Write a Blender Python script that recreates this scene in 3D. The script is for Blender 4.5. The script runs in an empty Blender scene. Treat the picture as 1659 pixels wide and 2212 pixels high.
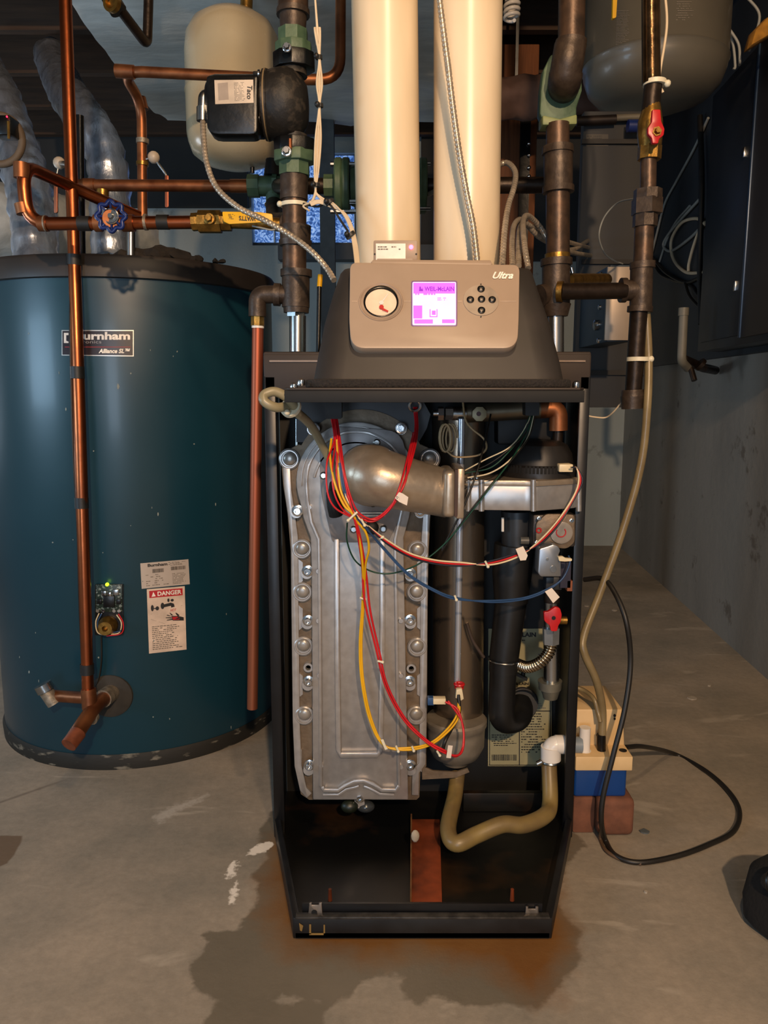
import bpy, bmesh, math, random
import numpy as np
from mathutils import Vector, Matrix, noise
random.seed(7)
SC = bpy.context.scene
# ------------------------------------------------------------------ camera
F = 1660.0; CX = 829.5; CY = 1106.0; PITCH = math.radians(8.8); CH = 0.9
cam_d = bpy.data.cameras.new('camera'); cam = bpy.data.objects.new('camera', cam_d)
SC.collection.objects.link(cam); SC.camera = cam
cam_d.sensor_fit = 'HORIZONTAL'; cam_d.sensor_width = 36.0; cam_d.lens = 36.0 * F / 1659.0
cam_d.clip_start = 0.02
cam.location = (0, 0, CH); cam.rotation_euler = (math.pi / 2 - PITCH, 0, 0)
# ------------------------------------------------------------------ world, lights, exposure
w = bpy.data.worlds.new('world'); SC.world = w; w.use_nodes = True
w.node_tree.nodes['Background'].inputs[0].default_value = (0.52, 0.62, 0.70, 1)
w.node_tree.nodes['Background'].inputs[1].default_value = 0.17
def area(name, loc, aim, size, power, col, sizey=None):
    l = bpy.data.lights.new(name, 'AREA'); l.energy = power; l.color = col; l.size = size
    if sizey: l.shape = 'RECTANGLE'; l.size_y = sizey
    o = bpy.data.objects.new(name, l); SC.collection.objects.link(o); o.location = loc
    o.rotation_euler = (Vector(aim) - Vector(loc)).to_track_quat('-Z', 'Y').to_euler(); return o
def bulb(name, loc, power, col, r=0.04):
    l = bpy.data.lights.new(name, 'POINT'); l.energy = power; l.color = col; l.shadow_soft_size = r
    o = bpy.data.objects.new(name, l); SC.collection.objects.link(o); o.location = loc; return o
bulb('ceiling_bulb', (0.36, -1.70, 2.10), 250, (1.0, 0.68, 0.42), 0.045)
bulb('added_pipe_fill', (0.22, 0.15, 2.22), 24, (1.0, 0.70, 0.42), 0.05)  # added warm fill brightening the upper vent pipes, no known second bulb
area('added_back_left_fill', (-2.45, 2.7, 0.9), (-0.4, 3.3, 2.0), 0.7, 9, (0.72, 0.85, 1.0), 0.6)  # added cool fill for the ducts and back wall, from an unseen source
area('daylight_window_left', (-2.2, 0.6, 0.95), (-0.8, 2.5, 1.6), 0.7, 12, (0.50, 0.75, 1.0), 0.5)
area('daylight_door_behind', (-0.45, -1.9, 0.7), (0.0, 1.4, 0.6), 0.55, 16, (0.62, 0.79, 1.0), 1.0)
SC.view_settings.view_transform = 'Standard'; SC.view_settings.look = 'None'
SC.view_settings.exposure = 0.5; SC.view_settings.gamma = 1.0; SC.view_settings.use_curve_mapping = False
SC.cycles.max_bounces = 6; SC.cycles.use_denoising = True
# ------------------------------------------------------------------ measuring helpers: a photo pixel and a distance give a place in the room
cp, sp = math.cos(PITCH), math.sin(PITCH)
CAM = Vector((0, 0, CH))
def ray(x, y):
    u, v = x - CX, y - CY
    return Vector((u, F * cp - v * sp, -F * sp - v * cp))
def P(x, y, Y):
    d = ray(x, y); return CAM + d * (Y / d.y)
def G(x, y, z=0.0):
    d = ray(x, y); return CAM + d * ((z - CH) / d.z)
def mpp(x, y, Y):
    return Y / ray(x, y).y
class Plane:
    def __init__(s, o, n): s.o = Vector(o); s.nn = Vector(n).normalized()
    def at(s, x, y, off=0.0):
        d = ray(x, y); o = s.o + s.nn * off
        return CAM + d * ((o - CAM).dot(s.nn) / d.dot(s.nn))
    def n(s, p): return s.nn
def YP(Y): return Plane((0, Y, 0), (0, -1, 0))
TC = Vector((-0.68, 2.117, 0)); TR = 0.375
class Cyl:
    def at(s, x, y, off=0.0):
        d = ray(x, y); r = TR + off; ox, oy = -TC.x, -TC.y
        a = d.x ** 2 + d.y ** 2; b = 2 * (ox * d.x + oy * d.y); c = ox * ox + oy * oy - r * r
        t = (-b - math.sqrt(max(b * b - 4 * a * c, 0))) / (2 * a)
        return CAM + d * t
    def n(s, p):
        v = Vector((p.x - TC.x, p.y - TC.y, 0)); return v.normalized()
TANK = Cyl()
# ------------------------------------------------------------------ materials
def lin(h):
    h = h.lstrip('#'); c = [int(h[i:i + 2], 16) / 255 for i in (0, 2, 4)]
    return tuple(x / 12.92 if x <= 0.04045 else ((x + 0.055) / 1.055) ** 2.4 for x in c)
MATS = {}
def M(name, col, rough=0.5, metal=0.0, var=0.18, scale=25.0, bump=0.0, col2=None, spot=0.0, emit=None, es=0.0, trans=0.0, coat=0.0, stretch=None):
    if name in MATS: return MATS[name]
    m = bpy.data.materials.new(name); m.use_nodes = True; nt = m.node_tree; N = nt.nodes; L = nt.links
    b = N['Principled BSDF']
    c = lin(col) if isinstance(col, str) else col
    b.inputs['Roughness'].default_value = rough; b.inputs['Metallic'].default_value = metal
    tc = N.new('ShaderNodeTexCoord'); nz = N.new('ShaderNodeTexNoise'); nz.inputs['Scale'].default_value = scale
    nz.inputs['Detail'].default_value = 6
    if stretch:
        mp = N.new('ShaderNodeMapping'); mp.inputs['Scale'].default_value = stretch
        L.new(tc.outputs['Object'], mp.inputs[0]); L.new(mp.outputs[0], nz.inputs['Vector'])
    else: L.new(tc.outputs['Object'], nz.inputs['Vector'])
    rp = N.new('ShaderNodeValToRGB'); e = rp.color_ramp.elements
    e[0].position = 0.32; e[1].position = 0.68
    c2 = (lin(col2) if isinstance(col2, str) else col2) if col2 else tuple(min(1, x * (1 + var)) for x in c)
    e[0].color = (*[x * (1 - var) for x in c], 1); e[1].color = (*c2, 1)
    if col2:
        e[0].color = (*c, 1); e[0].position = 0.5 - (0.18 if not spot else 0.02) + spot; e[1].position = 0.5 + (0.18 if not spot else 0.08) + spot
    L.new(nz.outputs['Fac'], rp.inputs[0]); L.new(rp.outputs[0], b.inputs['Base Color'])
    rm = N.new('ShaderNodeMapRange'); rm.inputs['To Min'].default_value = max(0, rough - 0.08); rm.inputs['To Max'].default_value = min(1, rough + 0.1)
    L.new(nz.outputs['Fac'], rm.inputs['Value']); L.new(rm.outputs[0], b.inputs['Roughness'])
    if bump:
        bp = N.new('ShaderNodeBump'); bp.inputs['Strength'].default_value = bump; bp.inputs['Distance'].default_value = 0.004
        L.new(nz.outputs['Fac'], bp.inputs['Height']); L.new(bp.outputs[0], b.inputs['Normal'])
    if emit:
        b.inputs['Emission Color'].default_value = (*lin(emit), 1); b.inputs['Emission Strength'].default_value = es
    if trans: b.inputs['Transmission Weight'].default_value = trans
    if coat: b.inputs['Coat Weight'].default_value = coat; b.inputs['Coat Roughness'].default_value = 0.12
    MATS[name] = m; return m
COPPER = M('copper', '#b4623a', 0.32, 1.0, 0.2, 18, 0.15, col2='#8a4e33')
COPPER_DULL = M('dull_copper', '#6e4028', 0.42, 0.8, 0.2, 22, 0.2, col2='#97603c')
COPPER_RED = M('reddish_copper', '#a85238', 0.45, 0.75, 0.2, 14, 0.1, col2='#8e5a40', stretch=(1, 1, .15))
SOLDER = M('solder', '#8d8374', 0.5, 0.6, 0.3, 90, 0.4)
TAPE = M('black_tape', '#141414', 0.5, 0, 0.2, 40)
IRON = M('brown_iron_pipe', '#3c3027', 0.40, 0.5, 0.3, 40, 0.3, col2='#5c4636')
IRON_DARK = M('dark_iron_pipe', '#2c221b', 0.4, 0.6, 0.25, 50, 0.25)
CAST = M('cast_iron_fitting', '#4d4035', 0.45, 0.4, 0.22, 60, 0.35, col2='#362b23')
STEEL = M('zinc_steel', '#a8a9a8', 0.25, 1.0, 0.15, 40, 0.1, stretch=(1, 1, .2))
CHROME = M('bright_steel', '#c8cacc', 0.18, 1.0, 0.06, 10)
GREEN = M('green_painted_iron', '#3c523c', 0.5, 0.1, 0.2, 40, 0.3, col2='#4d6348')
BLACKP = M('black_enamel', '#060606', 0.34, 0.1, 0.2, 30, 0.3)
BLACKDUSTY = M('dusty_black_iron', '#1b1815', 0.55, 0.1, 0.3, 50, 0.5, col2='#39322a', spot=.05)
BRASS = M('brass', '#a9823f', 0.35, 0.9, 0.25, 60, 0.3, col2='#7a5c2c')
PVC = M('cream_plastic_pipe', '#ead6b6', 0.3, 0, 0.05, 9, 0.0, col2='#d2bb98', stretch=(1, 1, .3))
WHITEP = M('white_plastic', '#ded8cf', 0.3, 0, 0.04, 20)
NYLON = M('nylon_tie', '#d8cfb4', 0.4, 0, 0.05, 20)
RED = M('red_enamel', '#b4161a', 0.35, 0, 0.12, 40)
BLUEV = M('blue_enamel', '#14265e', 0.35, 0.1, 0.15, 40)
YEL = M('yellow_vinyl', '#e0a80c', 0.4, 0, 0.06, 30)
W_RED = M('red_insulation', '#c01820', 0.35, 0, 0.1, 30)
W_YEL = M('yellow_insulation', '#dba714', 0.35, 0, 0.06, 30)
W_BLUE = M('blue_insulation', '#27466e', 0.4, 0, 0.1, 30)
W_NAVY = M('navy_insulation', '#1c2230', 0.4, 0, 0.1, 30)
W_GREEN = M('green_insulation', '#0d3c2a', 0.4, 0, 0.1, 30)
W_WHITE = M('white_insulation', '#d8c8a4', 0.4, 0, 0.08, 30)
W_BLACK = M('black_insulation', '#16130f', 0.45, 0, 0.1, 30)
W_BEIGE = M('beige_insulation', '#a58c66', 0.45, 0, 0.08, 30)
W_CREAM = M('cream_cable_jacket', '#cdb99a', 0.45, 0, 0.06, 30)
W_GREY = M('grey_cable_jacket', '#8b8c86', 0.5, 0, 0.08, 30)
FLEX = M('flexible_steel_conduit', '#b3a592', 0.3, 0.55, 0.2, 60)
ALU = M('cast_aluminium', '#a5a19e', 0.33, 0.62, 0.04, 60, 0.03, col2='#b2aeaa')
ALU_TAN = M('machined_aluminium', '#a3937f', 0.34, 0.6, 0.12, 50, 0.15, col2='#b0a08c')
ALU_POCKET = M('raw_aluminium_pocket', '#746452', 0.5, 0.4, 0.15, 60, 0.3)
CABI = M('black_cabinet_steel', '#0a0a0c', 0.36, 0.1, 0.25, 14, 0.1, col2='#0f1013')
CABI_IN = M('black_cabinet_liner', '#050505', 0.6, 0.1, 0.3, 14, 0.1)
RUSTPAN = M('rusty_base_pan', '#070706', 0.42, 0.1, 0.3, 5, 0.2, col2='#2e1d0c', spot=.08)
RUST = M('rusty_rail', '#4a210e', 0.6, 0.1, 0.4, 18, 0.3, col2='#8a3f1e')
HOOD = M('dark_grey_hood_plastic', '#2b2825', 0.45, 0, 0.08, 12, 0.05, col2='#322d2a')
BEZEL = M('taupe_panel_plastic', '#a28d79', 0.38, 0, 0.03, 20)
FOAM = M('black_foam_gasket', '#241f1c', 0.95, 0, 0.4, 260, 0.8)
TOPCAP = M('brown_grey_steel', '#352c26', 0.5, 0.2, 0.12, 12, 0.05)
INK = M('black_ink', '#1c1a1a', 0.6, 0, 0.05, 10)
GREYINK = M('grey_ink', '#6d6459', 0.6, 0, 0.1, 10)
PAPER = M('white_sticker', '#d9cbbb', 0.5, 0, 0.04, 30)
REDINK = M('red_ink', '#b01a22', 0.5, 0, 0.05, 10)
# ------------------------------------------------------------------ mesh builder
COL = SC.collection
class MB:
    def __init__(s): s.v = []; s.f = []
    def add(s, vs, fs):
        k = len(s.v); s.v += [Vector(p) for p in vs]; s.f += [[i + k for i in f] for f in fs]; return s
    def tube(s, pts, r, n=14, cap=True):
        pts = [Vector(p) for p in pts]; N = len(pts)
        rs = [r] * N if not isinstance(r, (list, tuple)) else list(r)
        tang = []
        for i in range(N):
            a = pts[max(i - 1, 0)]; b = pts[min(i + 1, N - 1)]; t = b - a
            if t.length < 1e-9: t = Vector((0, 0, 1))
            tang.append(t.normalized())
        u = tang[0].orthogonal().normalized()
        if abs(tang[0].z) > 0.7: u = (Vector((1, 0, 0)) - tang[0] * tang[0].x).normalized()
        vs = []; fs = []
        for i in range(N):
            if i:
                u = u - tang[i] * u.dot(tang[i]); u.normalize()
            w_ = tang[i].cross(u)
            for j in range(n):
                a = 2 * math.pi * (j + 0.5) / n
                vs.append(pts[i] + (u * math.cos(a) + w_ * math.sin(a)) * rs[i])
        for i in range(N - 1):
            for j in range(n):
                j2 = (j + 1) % n
                fs.append([i * n + j, i * n + j2, (i + 1) * n + j2, (i + 1) * n + j])
        if cap:
            fs.append(list(range(n))[::-1]); fs.append([(N - 1) * n + j for j in range(n)])
        return s.add(vs, fs)
    def seg(s, a, b, r0, r1=None, n=16):
        return s.tube([a, b], [r0, r0 if r1 is None else r1], n)
    def lathe(s, o, ax, prof, n=24):
        """prof: (distance along the axis, radius)"""
        o = Vector(o); ax = Vector(ax).normalized(); u = ax.orthogonal().normalized()
        if abs(ax.z) > 0.7: u = (Vector((1, 0, 0)) - ax * ax.x).normalized()
        w_ = ax.cross(u); vs = []; fs = []
        for t, r in prof:
            for j in range(n):
                a = 2 * math.pi * (j + .5) / n; vs.append(o + ax * t + (u * math.cos(a) + w_ * math.sin(a)) * r)
        for i in range(len(prof) - 1):
            for j in range(n):
                j2 = (j + 1) % n; fs.append([i * n + j, i * n + j2, (i + 1) * n + j2, (i + 1) * n + j])
        fs.append(list(range(n))[::-1]); fs.append([(len(prof) - 1) * n + j for j in range(n)])
        return s.add(vs, fs)
    def box(s, x0, x1, y0, y1, z0, z1):
        vs = [(x, y, z) for z in (z0, z1) for y in (y0, y1) for x in (x0, x1)]
        return s.add(vs, [[0, 2, 3, 1], [4, 5, 7, 6], [0, 1, 5, 4], [2, 6, 7, 3], [0, 4, 6, 2], [1, 3, 7, 5]])
    def prism(s, front, vec):
        n = len(front); front = [Vector(p) for p in front]; vec = Vector(vec)
        vs = front + [p + vec for p in front]
        fs = [list(range(n)), [n + i for i in range(n)][::-1]]
        fs += [[i, n + i, n + (i + 1) % n, (i + 1) % n] for i in range(n)]
        return s.add(vs, fs)
    def slab(s, px, surf, t, off=0.0):
        fr = [surf.at(x, y, off + t) for x, y in px]; n = surf.n(fr[0])
        if isinstance(surf, Cyl):
            k = len(fr); vs = fr + [p - surf.n(p) * t for p in fr]
            return s.add(vs, [list(range(k)), [k + i for i in range(k)][::-1]] + [[i, k + i, k + (i + 1) % k, (i + 1) % k] for i in range(k)])
        return s.prism(fr, -n * t)
    def ball(s, c, r, n=12, sq=(1, 1, 1)):
        c = Vector(c); vs = []; fs = []; m = n // 2 + 1
        for i in range(m + 1):
            th = math.pi * i / m
            for j in range(n):
                a = 2 * math.pi * j / n
                vs.append(c + Vector((r * sq[0] * math.sin(th) * math.cos(a), r * sq[1] * math.sin(th) * math.sin(a), r * sq[2] * math.cos(th))))
        for i in range(m):
            for j in range(n):
                fs.append([i * n + j, (i + 1) * n + j, (i + 1) * n + (j + 1) % n, i * n + (j + 1) % n])
        return s.add(vs, fs)
    def torus(s, c, nrm, R, r, n=28, k=8, a0=0, a1=2 * math.pi):
        nrm = Vector(nrm).normalized(); u = nrm.orthogonal().normalized(); w_ = nrm.cross(u); c = Vector(c)
        full = abs(a1 - a0 - 2 * math.pi) < 1e-6
        vs = []; fs = []
        for i in range(n + 1):
            a = a0 + (a1 - a0) * i / n; d = u * math.cos(a) + w_ * math.sin(a)
            for j in range(k):
                b = 2 * math.pi * j / k; vs.append(c + d * (R + r * math.cos(b)) + nrm * (r * math.sin(b)))
        for i in range(n):
            for j in range(k):
                fs.append([i * k + j, (i + 1) * k + j, (i + 1) * k + (j + 1) % k, i * k + (j + 1) % k])
        return s.add(vs, fs)
    def grid(s, fn, nu, nv):
        vs = [fn(i / nu, j / nv) for j in range(nv + 1) for i in range(nu + 1)]
        fs = [[j * (nu + 1) + i, j * (nu + 1) + i + 1, (j + 1) * (nu + 1) + i + 1, (j + 1) * (nu + 1) + i] for j in range(nv) for i in range(nu)]
        return s.add(vs, fs)
    def build(s, name, mat, parent=None, bev=0, ang=38, flat=False, seg=2):
        me = bpy.data.meshes.new(name); o0 = ORG.get(parent.name, Vector()) if parent else Vector()
        me.from_pydata([tuple(p - o0) for p in s.v], [], s.f)
        bm = bmesh.new(); bm.from_mesh(me)
        bmesh.ops.remove_doubles(bm, verts=bm.verts, dist=1e-6)
        bmesh.ops.recalc_face_normals(bm, faces=bm.faces)
        if bev:
            ed = [e for e in bm.edges if len(e.link_faces) == 2 and e.calc_face_angle(0) > math.radians(30)]
            bmesh.ops.bevel(bm, geom=ed, offset=bev, segments=seg, profile=0.5, affect='EDGES', clamp_overlap=True)
        bm.to_mesh(me); bm.free()
        if not flat:
            me.shade_smooth(); me.set_sharp_from_angle(angle=math.radians(ang))
        me.materials.append(mat)
        o = bpy.data.objects.new(name, me); COL.objects.link(o)
        if parent: o.parent = parent
        ORG[o.name] = o0
        return o
ORG = {}
def thing(name, label, cat, loc, group=None):
    o = bpy.data.objects.new(name, None); COL.objects.link(o); o.location = loc; o.empty_display_size = .05
    ORG[o.name] = Vector(loc); o['label'] = label; o['category'] = cat
    if group: o['group'] = group
    return o
def tag(o, label, cat, group=None):
    o['label'] = label; o['category'] = cat
    if group: o['group'] = group
    return o
def struct(o): o['kind'] = 'structure'; return o
def stuff(o): o['kind'] = 'stuff'; return o
def fillet(pts, rad, n=7):
    pts = [Vector(p) for p in pts]; out = [pts[0]]
    for i in range(1, len(pts) - 1):
        a, b, c = pts[i - 1], pts[i], pts[i + 1]
        d1 = (a - b); d2 = (c - b); r = min(rad, d1.length * .49, d2.length * .49)
        p1 = b + d1.normalized() * r; p2 = b + d2.normalized() * r
        for k in range(n + 1):
            t = k / n; out.append(p1 * (1 - t) ** 2 + b * 2 * t * (1 - t) + p2 * t * t)
    out.append(pts[-1]); return out
def smooth(pts, n=8):
    pts = [Vector(p) for p in pts]; out = []
    q = [pts[0] * 2 - pts[1]] + pts + [pts[-1] * 2 - pts[-2]]
    for i in range(1, len(q) - 2):
        for k in range(n):
            t = k / n; a, b, c, d = q[i - 1], q[i], q[i + 1], q[i + 2]
            out.append(0.5 * ((2 * b) + (c - a) * t + (2 * a - 5 * b + 4 * c - d) * t * t + (3 * b - a - 3 * c + d) * t ** 3))
    out.append(pts[-1]); return out
def resample(pts, step):
    out = [pts[0]]; acc = 0
    for i in range(1, len(pts)):
        a, b = pts[i - 1], pts[i]; L = (b - a).length
        if L < 1e-9: continue
        while acc + L >= step:
            t = (step - acc) / L; a = a.lerp(b, t); out.append(a.copy()); L = (b - a).length; acc = 0
        acc += L
    return out
def up_to(p, q, z=2.5):
    """carry the line q -> p on up to the ceiling"""
    d = p - q; return q + d * ((z - q.z) / d.z)
def W(pts):
    q = [P(*p) for p in pts]
    if pts[0][1] <= -40: q[0] = up_to(q[0], q[1])
    if pts[-1][1] <= -40: q[-1] = up_to(q[-1], q[-2])
    return q
def wire(name, pts, rpx, mat, parent, n=7, sm=8):
    q = smooth(W(pts), sm); k = len(pts) // 2
    return MB().tube(q, rpx * mpp(*pts[k]), n).build(name, mat, parent, ang=80)
def corr(name, pts3, r, mat, parent, pitch=0.0075, depth=.16, n=10):
    q = resample(smooth(pts3, 12), pitch / 4); pat = [0, .8, 1, .8]
    return MB().tube(q, [r * (1 - depth + depth * pat[i % 4]) for i in range(len(q))], n).build(name, mat, parent, ang=75)
def roundpoly(pts, rad, n=4):
    out = []; m = len(pts); rad = rad if isinstance(rad, (list, tuple)) else [rad] * m
    for i in range(m):
        a, b, c = Vector(pts[i - 1]), Vector(pts[i]), Vector(pts[(i + 1) % m])
        d1, d2 = a - b, c - b; r = min(rad[i], d1.length * .49, d2.length * .49)
        if r < 1e-6: out.append(tuple(b)); continue
        p1 = b + d1.normalized() * r; p2 = b + d2.normalized() * r
        for k in range(n + 1):
            t = k / n; out.append(tuple(p1 * (1 - t) ** 2 + b * 2 * t * (1 - t) + p2 * t * t))
    return out
def circ(cx, cy, r, n=20, ry=None): return [(cx + r * math.cos(2 * math.pi * i / n), cy + (ry or r) * math.sin(2 * math.pi * i / n)) for i in range(n)]
def rect(x0, y0, x1, y1): return [(x0, y0), (x1, y0), (x1, y1), (x0, y1)]
def qmap(q):
    (ax, ay), (bx, by), (cx_, cy_), (dx, dy) = q
    def f(u, v):
        return ((ax * (1 - u) + bx * u) * (1 - v) + (dx * (1 - u) + cx_ * u) * v, (ay * (1 - u) + by * u) * (1 - v) + (dy * (1 - u) + cy_ * u) * v)
    return f
def patch(quad, surf, off, name, mat, parent, nu=8, nv=4, t=0.0006):
    f = qmap(quad); m = MB(); m.grid(lambda u, v: surf.at(*f(u, v), off + t), nu, nv)
    k = (nu + 1) * (nv + 1); m.grid(lambda u, v: surf.at(*f(u, v), off), nu, nv)
    ring = [i for i in range(nu + 1)] + [j * (nu + 1) + nu for j in range(1, nv + 1)] + [nv * (nu + 1) + i for i in range(nu - 1, -1, -1)] + [j * (nu + 1) for j in range(nv - 1, 0, -1)]
    for a, b in zip(ring, ring[1:] + ring[:1]): m.f.append([a, b, b + k, a + k])
    return m.build(name, mat, parent)
TXT = {}
def txt(s, bold=0.0, shear=0.0):
    k = (s, bold, shear)
    if k not in TXT:
        cu = bpy.data.curves.new('t', 'FONT'); cu.body = s; cu.offset = bold; cu.shear = shear; cu.resolution_u = 3
        ob = bpy.data.objects.new('t', cu); COL.objects.link(ob); bpy.context.view_layer.update()
        me = bpy.data.meshes.new_from_object(ob.evaluated_get(bpy.context.evaluated_depsgraph_get()))
        v = np.array([(p.co.x, p.co.y) for p in me.vertices]); v -= v.min(0); v /= v.max(0)
        TXT[k] = (v, [list(p.vertices) for p in me.polygons])
        bpy.data.objects.remove(ob); bpy.data.meshes.remove(me)
    return TXT[k]
def text(s, quad, surf, off, mat, parent, bold=0.015, shear=0.0, name='lettering'):
    v, fs = txt(s, bold, shear); f = qmap(quad)
    me = MB(); me.add([surf.at(*f(float(a), 1 - float(b)), off) for a, b in v], fs)
    return me.build(name, mat, parent, flat=True)
def fine(quad, surf, off, rows, mat, parent, seed=1, h=.5, name='fine_print', fill=.8, span=None):
    rnd = random.Random(seed); f = qmap(quad); m = MB()
    for r in range(rows):
        u = 0.0; end = rnd.uniform(.65, 1.0) if not span else span; v0 = (r + .2) / rows; v1 = v0 + h / rows
        while u < end:
            wd = rnd.uniform(.03, .12); u2 = min(u + wd, end)
            if rnd.random() < fill: m.add([surf.at(*f(a, b), off) for a, b in ((u, v0), (u2, v0), (u2, v1), (u, v1))], [[0, 1, 2, 3]])
            u = u2 + .02
    return m.build(name, mat, parent, flat=True)
def bars(quad, surf, off, nb, mat, parent, seed=3):
    rnd = random.Random(seed); f = qmap(quad); m = MB(); u = 0
    while u < 1:
        w_ = rnd.choice((.35, .7, 1.1)) / nb; u2 = min(u + w_, 1)
        m.add([surf.at(*f(a, b), off) for a, b in ((u, 0), (u2, 0), (u2, 1), (u, 1))], [[0, 1, 2, 3]]); u = u2 + rnd.choice((.4, .7)) / nb
    return m.build('barcode', mat, parent, flat=True)
def hexbolt(c, ax, r, t, mat, parent, name='bolt', washer=True):
    c = Vector(c); ax = Vector(ax); m = MB()
    if washer: m.lathe(c, ax, [(0, r * 1.45), (t * .25, r * 1.45), (t * .3, r * 1.3)], 18)
    m.lathe(c, ax, [(0, r), (t * .85, r), (t, r * .85)], 6)
    return m.build(name, mat, parent, ang=30)
def tie(c, ax, R, rr, mat, parent, headdir=None, name='cable_tie'):
    m = MB(); c = Vector(c); ax = Vector(ax).normalized()
    m.lathe(c - ax * rr, ax, [(0, R), (0, R + rr * .5), (rr * 2, R + rr * .5), (rr * 2, R)], 22)
    if headdir is not None:
        h = c + Vector(headdir).normalized() * (R + rr); m.ball(h, rr * 1.7, 8)
    return m.build(name, mat, parent, ang=50)
def PXP(y_, X):
    pass
# ================================================================== THE SETTING
def segdist(px, py, ax, ay, bx, by):
    dx, dy = bx - ax, by - ay; L = dx * dx + dy * dy + 1e-12
    t = np.clip(((px - ax) * dx + (py - ay) * dy) / L, 0, 1)
    return np.hypot(px - ax - t * dx, py - ay - t * dy)
def sdf(px, py, poly):
    d = np.full(px.shape, 1e9); ins = np.zeros(px.shape, bool); n = len(poly)
    for i in range(n):
        ax, ay = poly[i]; bx, by = poly[(i + 1) % n]
        d = np.minimum(d, segdist(px, py, ax, ay, bx, by))
        c = ((ay > py) != (by > py)) & (px < (bx - ax) * (py - ay) / (by - ay + 1e-12) + ax); ins ^= c
    return np.where(ins, -d, d)
def floor_poly(px): return [tuple(G(x, y))[:2] for x, y in px]
def make_floor():
    x0, x1, y0, y1, s = -2.7, 1.75, -0.6, 4.8, 0.02
    nx, ny = int((x1 - x0) / s), int((y1 - y0) / s)
    gx, gy = np.meshgrid(np.linspace(x0, x1, nx + 1), np.linspace(y0, y1, ny + 1))
    co = np.stack([gx.ravel(), gy.ravel(), np.zeros(gx.size)], 1)
    i = np.arange(nx * ny); r = (i // nx) * (nx + 1) + i % nx
    fs = np.stack([r, r + 1, r + nx + 2, r + nx + 1], 1)
    me = bpy.data.meshes.new('floor'); me.from_pydata(co.tolist(), [], fs.tolist())
    wet = [(590, 1750), (560, 1800), (578, 1850), (548, 1890), (560, 1950), (520, 1985), (520, 2015), (436, 2012), (444, 2050), (414, 2085), (420, 2140), (462, 2160), (440, 2212), (470, 2290), (560, 2290), (640, 2215), (650, 2180), (600, 2165), (582, 2146), (630, 2152), (662, 2170), (770, 2160), (762, 2128), (800, 2104), (835, 2101), (872, 2113), (868, 2148), (894, 2168), (961, 2150), (985, 2168), (1028, 2178), (1095, 2173), (1149, 2190), (1180, 2150), (1207, 2132), (1242, 2092), (1250, 2048), (1242, 1994), (1212, 1966), (1200, 1940), (1235, 1850), (1270, 1830), (1245, 1800), (1230, 1750)]
    wet2 = [(620, 2180), (700, 2178), (705, 2225), (640, 2260), (590, 2240)]
    rust = [(600, 1800), (575, 1900), (590, 1990), (620, 2050), (640, 2070), (720, 2062), (800, 2075), (900, 2062), (1000, 2075), (1090, 2100), (1150, 2160), (1190, 2150), (1215, 2090), (1235, 2040), (1220, 1990), (1200, 1960), (1200, 1800)]
    white = [(500, 1862), (522, 1850), (515, 1880), (505, 1900), (520, 1920), (512, 1960), (494, 1955), (500, 1920), (486, 1890)]
    white2 = [(535, 1838), (560, 1822), (588, 1815), (590, 1828), (560, 1850)]
    lite = [(330, 1768), (350, 1752), (410, 1728), (455, 1712), (440, 1728), (380, 1755), (350, 1778)]
    brown = [(-30, 1804), (52, 1806), (22, 1862), (-30, 1885)]
    crack = [(-20, 1738), (90, 1700), (180, 1672), (181, 1675), (90, 1704), (-20, 1742)]
    X, Y = co[:, 0], co[:, 1]
    def att(name, polys):
        d = np.full(X.shape, 1e9)
        for p in polys: d = np.minimum(d, sdf(X, Y, floor_poly(p)))
        a = me.attributes.new(name, 'FLOAT', 'POINT'); a.data.foreach_set('value', d.astype(np.float32))
    att('wet', [wet, wet2]); att('rust', [rust]); att('white', [white, white2]); att('chalk', [lite]); att('brown', [brown]); att('crack', [crack])
    m = bpy.data.materials.new('stained_concrete'); m.use_nodes = True; nt = m.node_tree; N = nt.nodes; L = nt.links; b = N['Principled BSDF']
    tc = N.new('ShaderNodeTexCoord')
    def nz(sc, det=6, rough=.55):
        n = N.new('ShaderNodeTexNoise'); n.inputs['Scale'].default_value = sc; n.inputs['Detail'].default_value = det; n.inputs['Roughness'].default_value = rough
        L.new(tc.outputs['Object'], n.inputs['Vector']); return n.outputs['Fac']
    def mathn(op, a, b_=None, clamp=False):
        n = N.new('ShaderNodeMath'); n.operation = op; n.use_clamp = clamp
        for i_, v in enumerate((a, b_)):
            if v is None: continue
            if isinstance(v, (int, float)): n.inputs[i_].default_value = v
            else: L.new(v, n.inputs[i_])
        return n.outputs[0]
    def mask(name, amp, soft, nscale, bias=0.0):
        a = N.new('ShaderNodeAttribute'); a.attribute_name = name
        s_ = mathn('ADD', a.outputs['Fac'], mathn('MULTIPLY', mathn('SUBTRACT', nz(nscale, 8, .6), 0.5 + bias), amp))
        r_ = N.new('ShaderNodeMapRange'); r_.inputs['From Min'].default_value = -soft; r_.inputs['From Max'].default_value = soft
        r_.inputs['To Min'].default_value = 1; r_.inputs['To Max'].default_value = 0; L.new(s_, r_.inputs['Value']); return r_.outputs[0]
    def mix(fac, a, b_):
        n = N.new('ShaderNodeMix'); n.data_type = 'RGBA'
        if isinstance(fac, float): n.inputs[0].default_value = fac
        else: L.new(fac, n.inputs[0])
        for i_, v in ((6, a), (7, b_)):
            if isinstance(v, tuple): n.inputs[i_].default_value = (*v, 1)
            else: L.new(v, n.inputs[i_])
        return n.outputs[2]
    big = N.new('ShaderNodeValToRGB'); e = big.color_ramp.elements; e[0].position = .36; e[1].position = .66
    e[0].color = (*lin('#807a6f'), 1); e[1].color = (*lin('#9f9384'), 1); L.new(nz(3.2, 8, .6), big.inputs[0])
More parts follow.
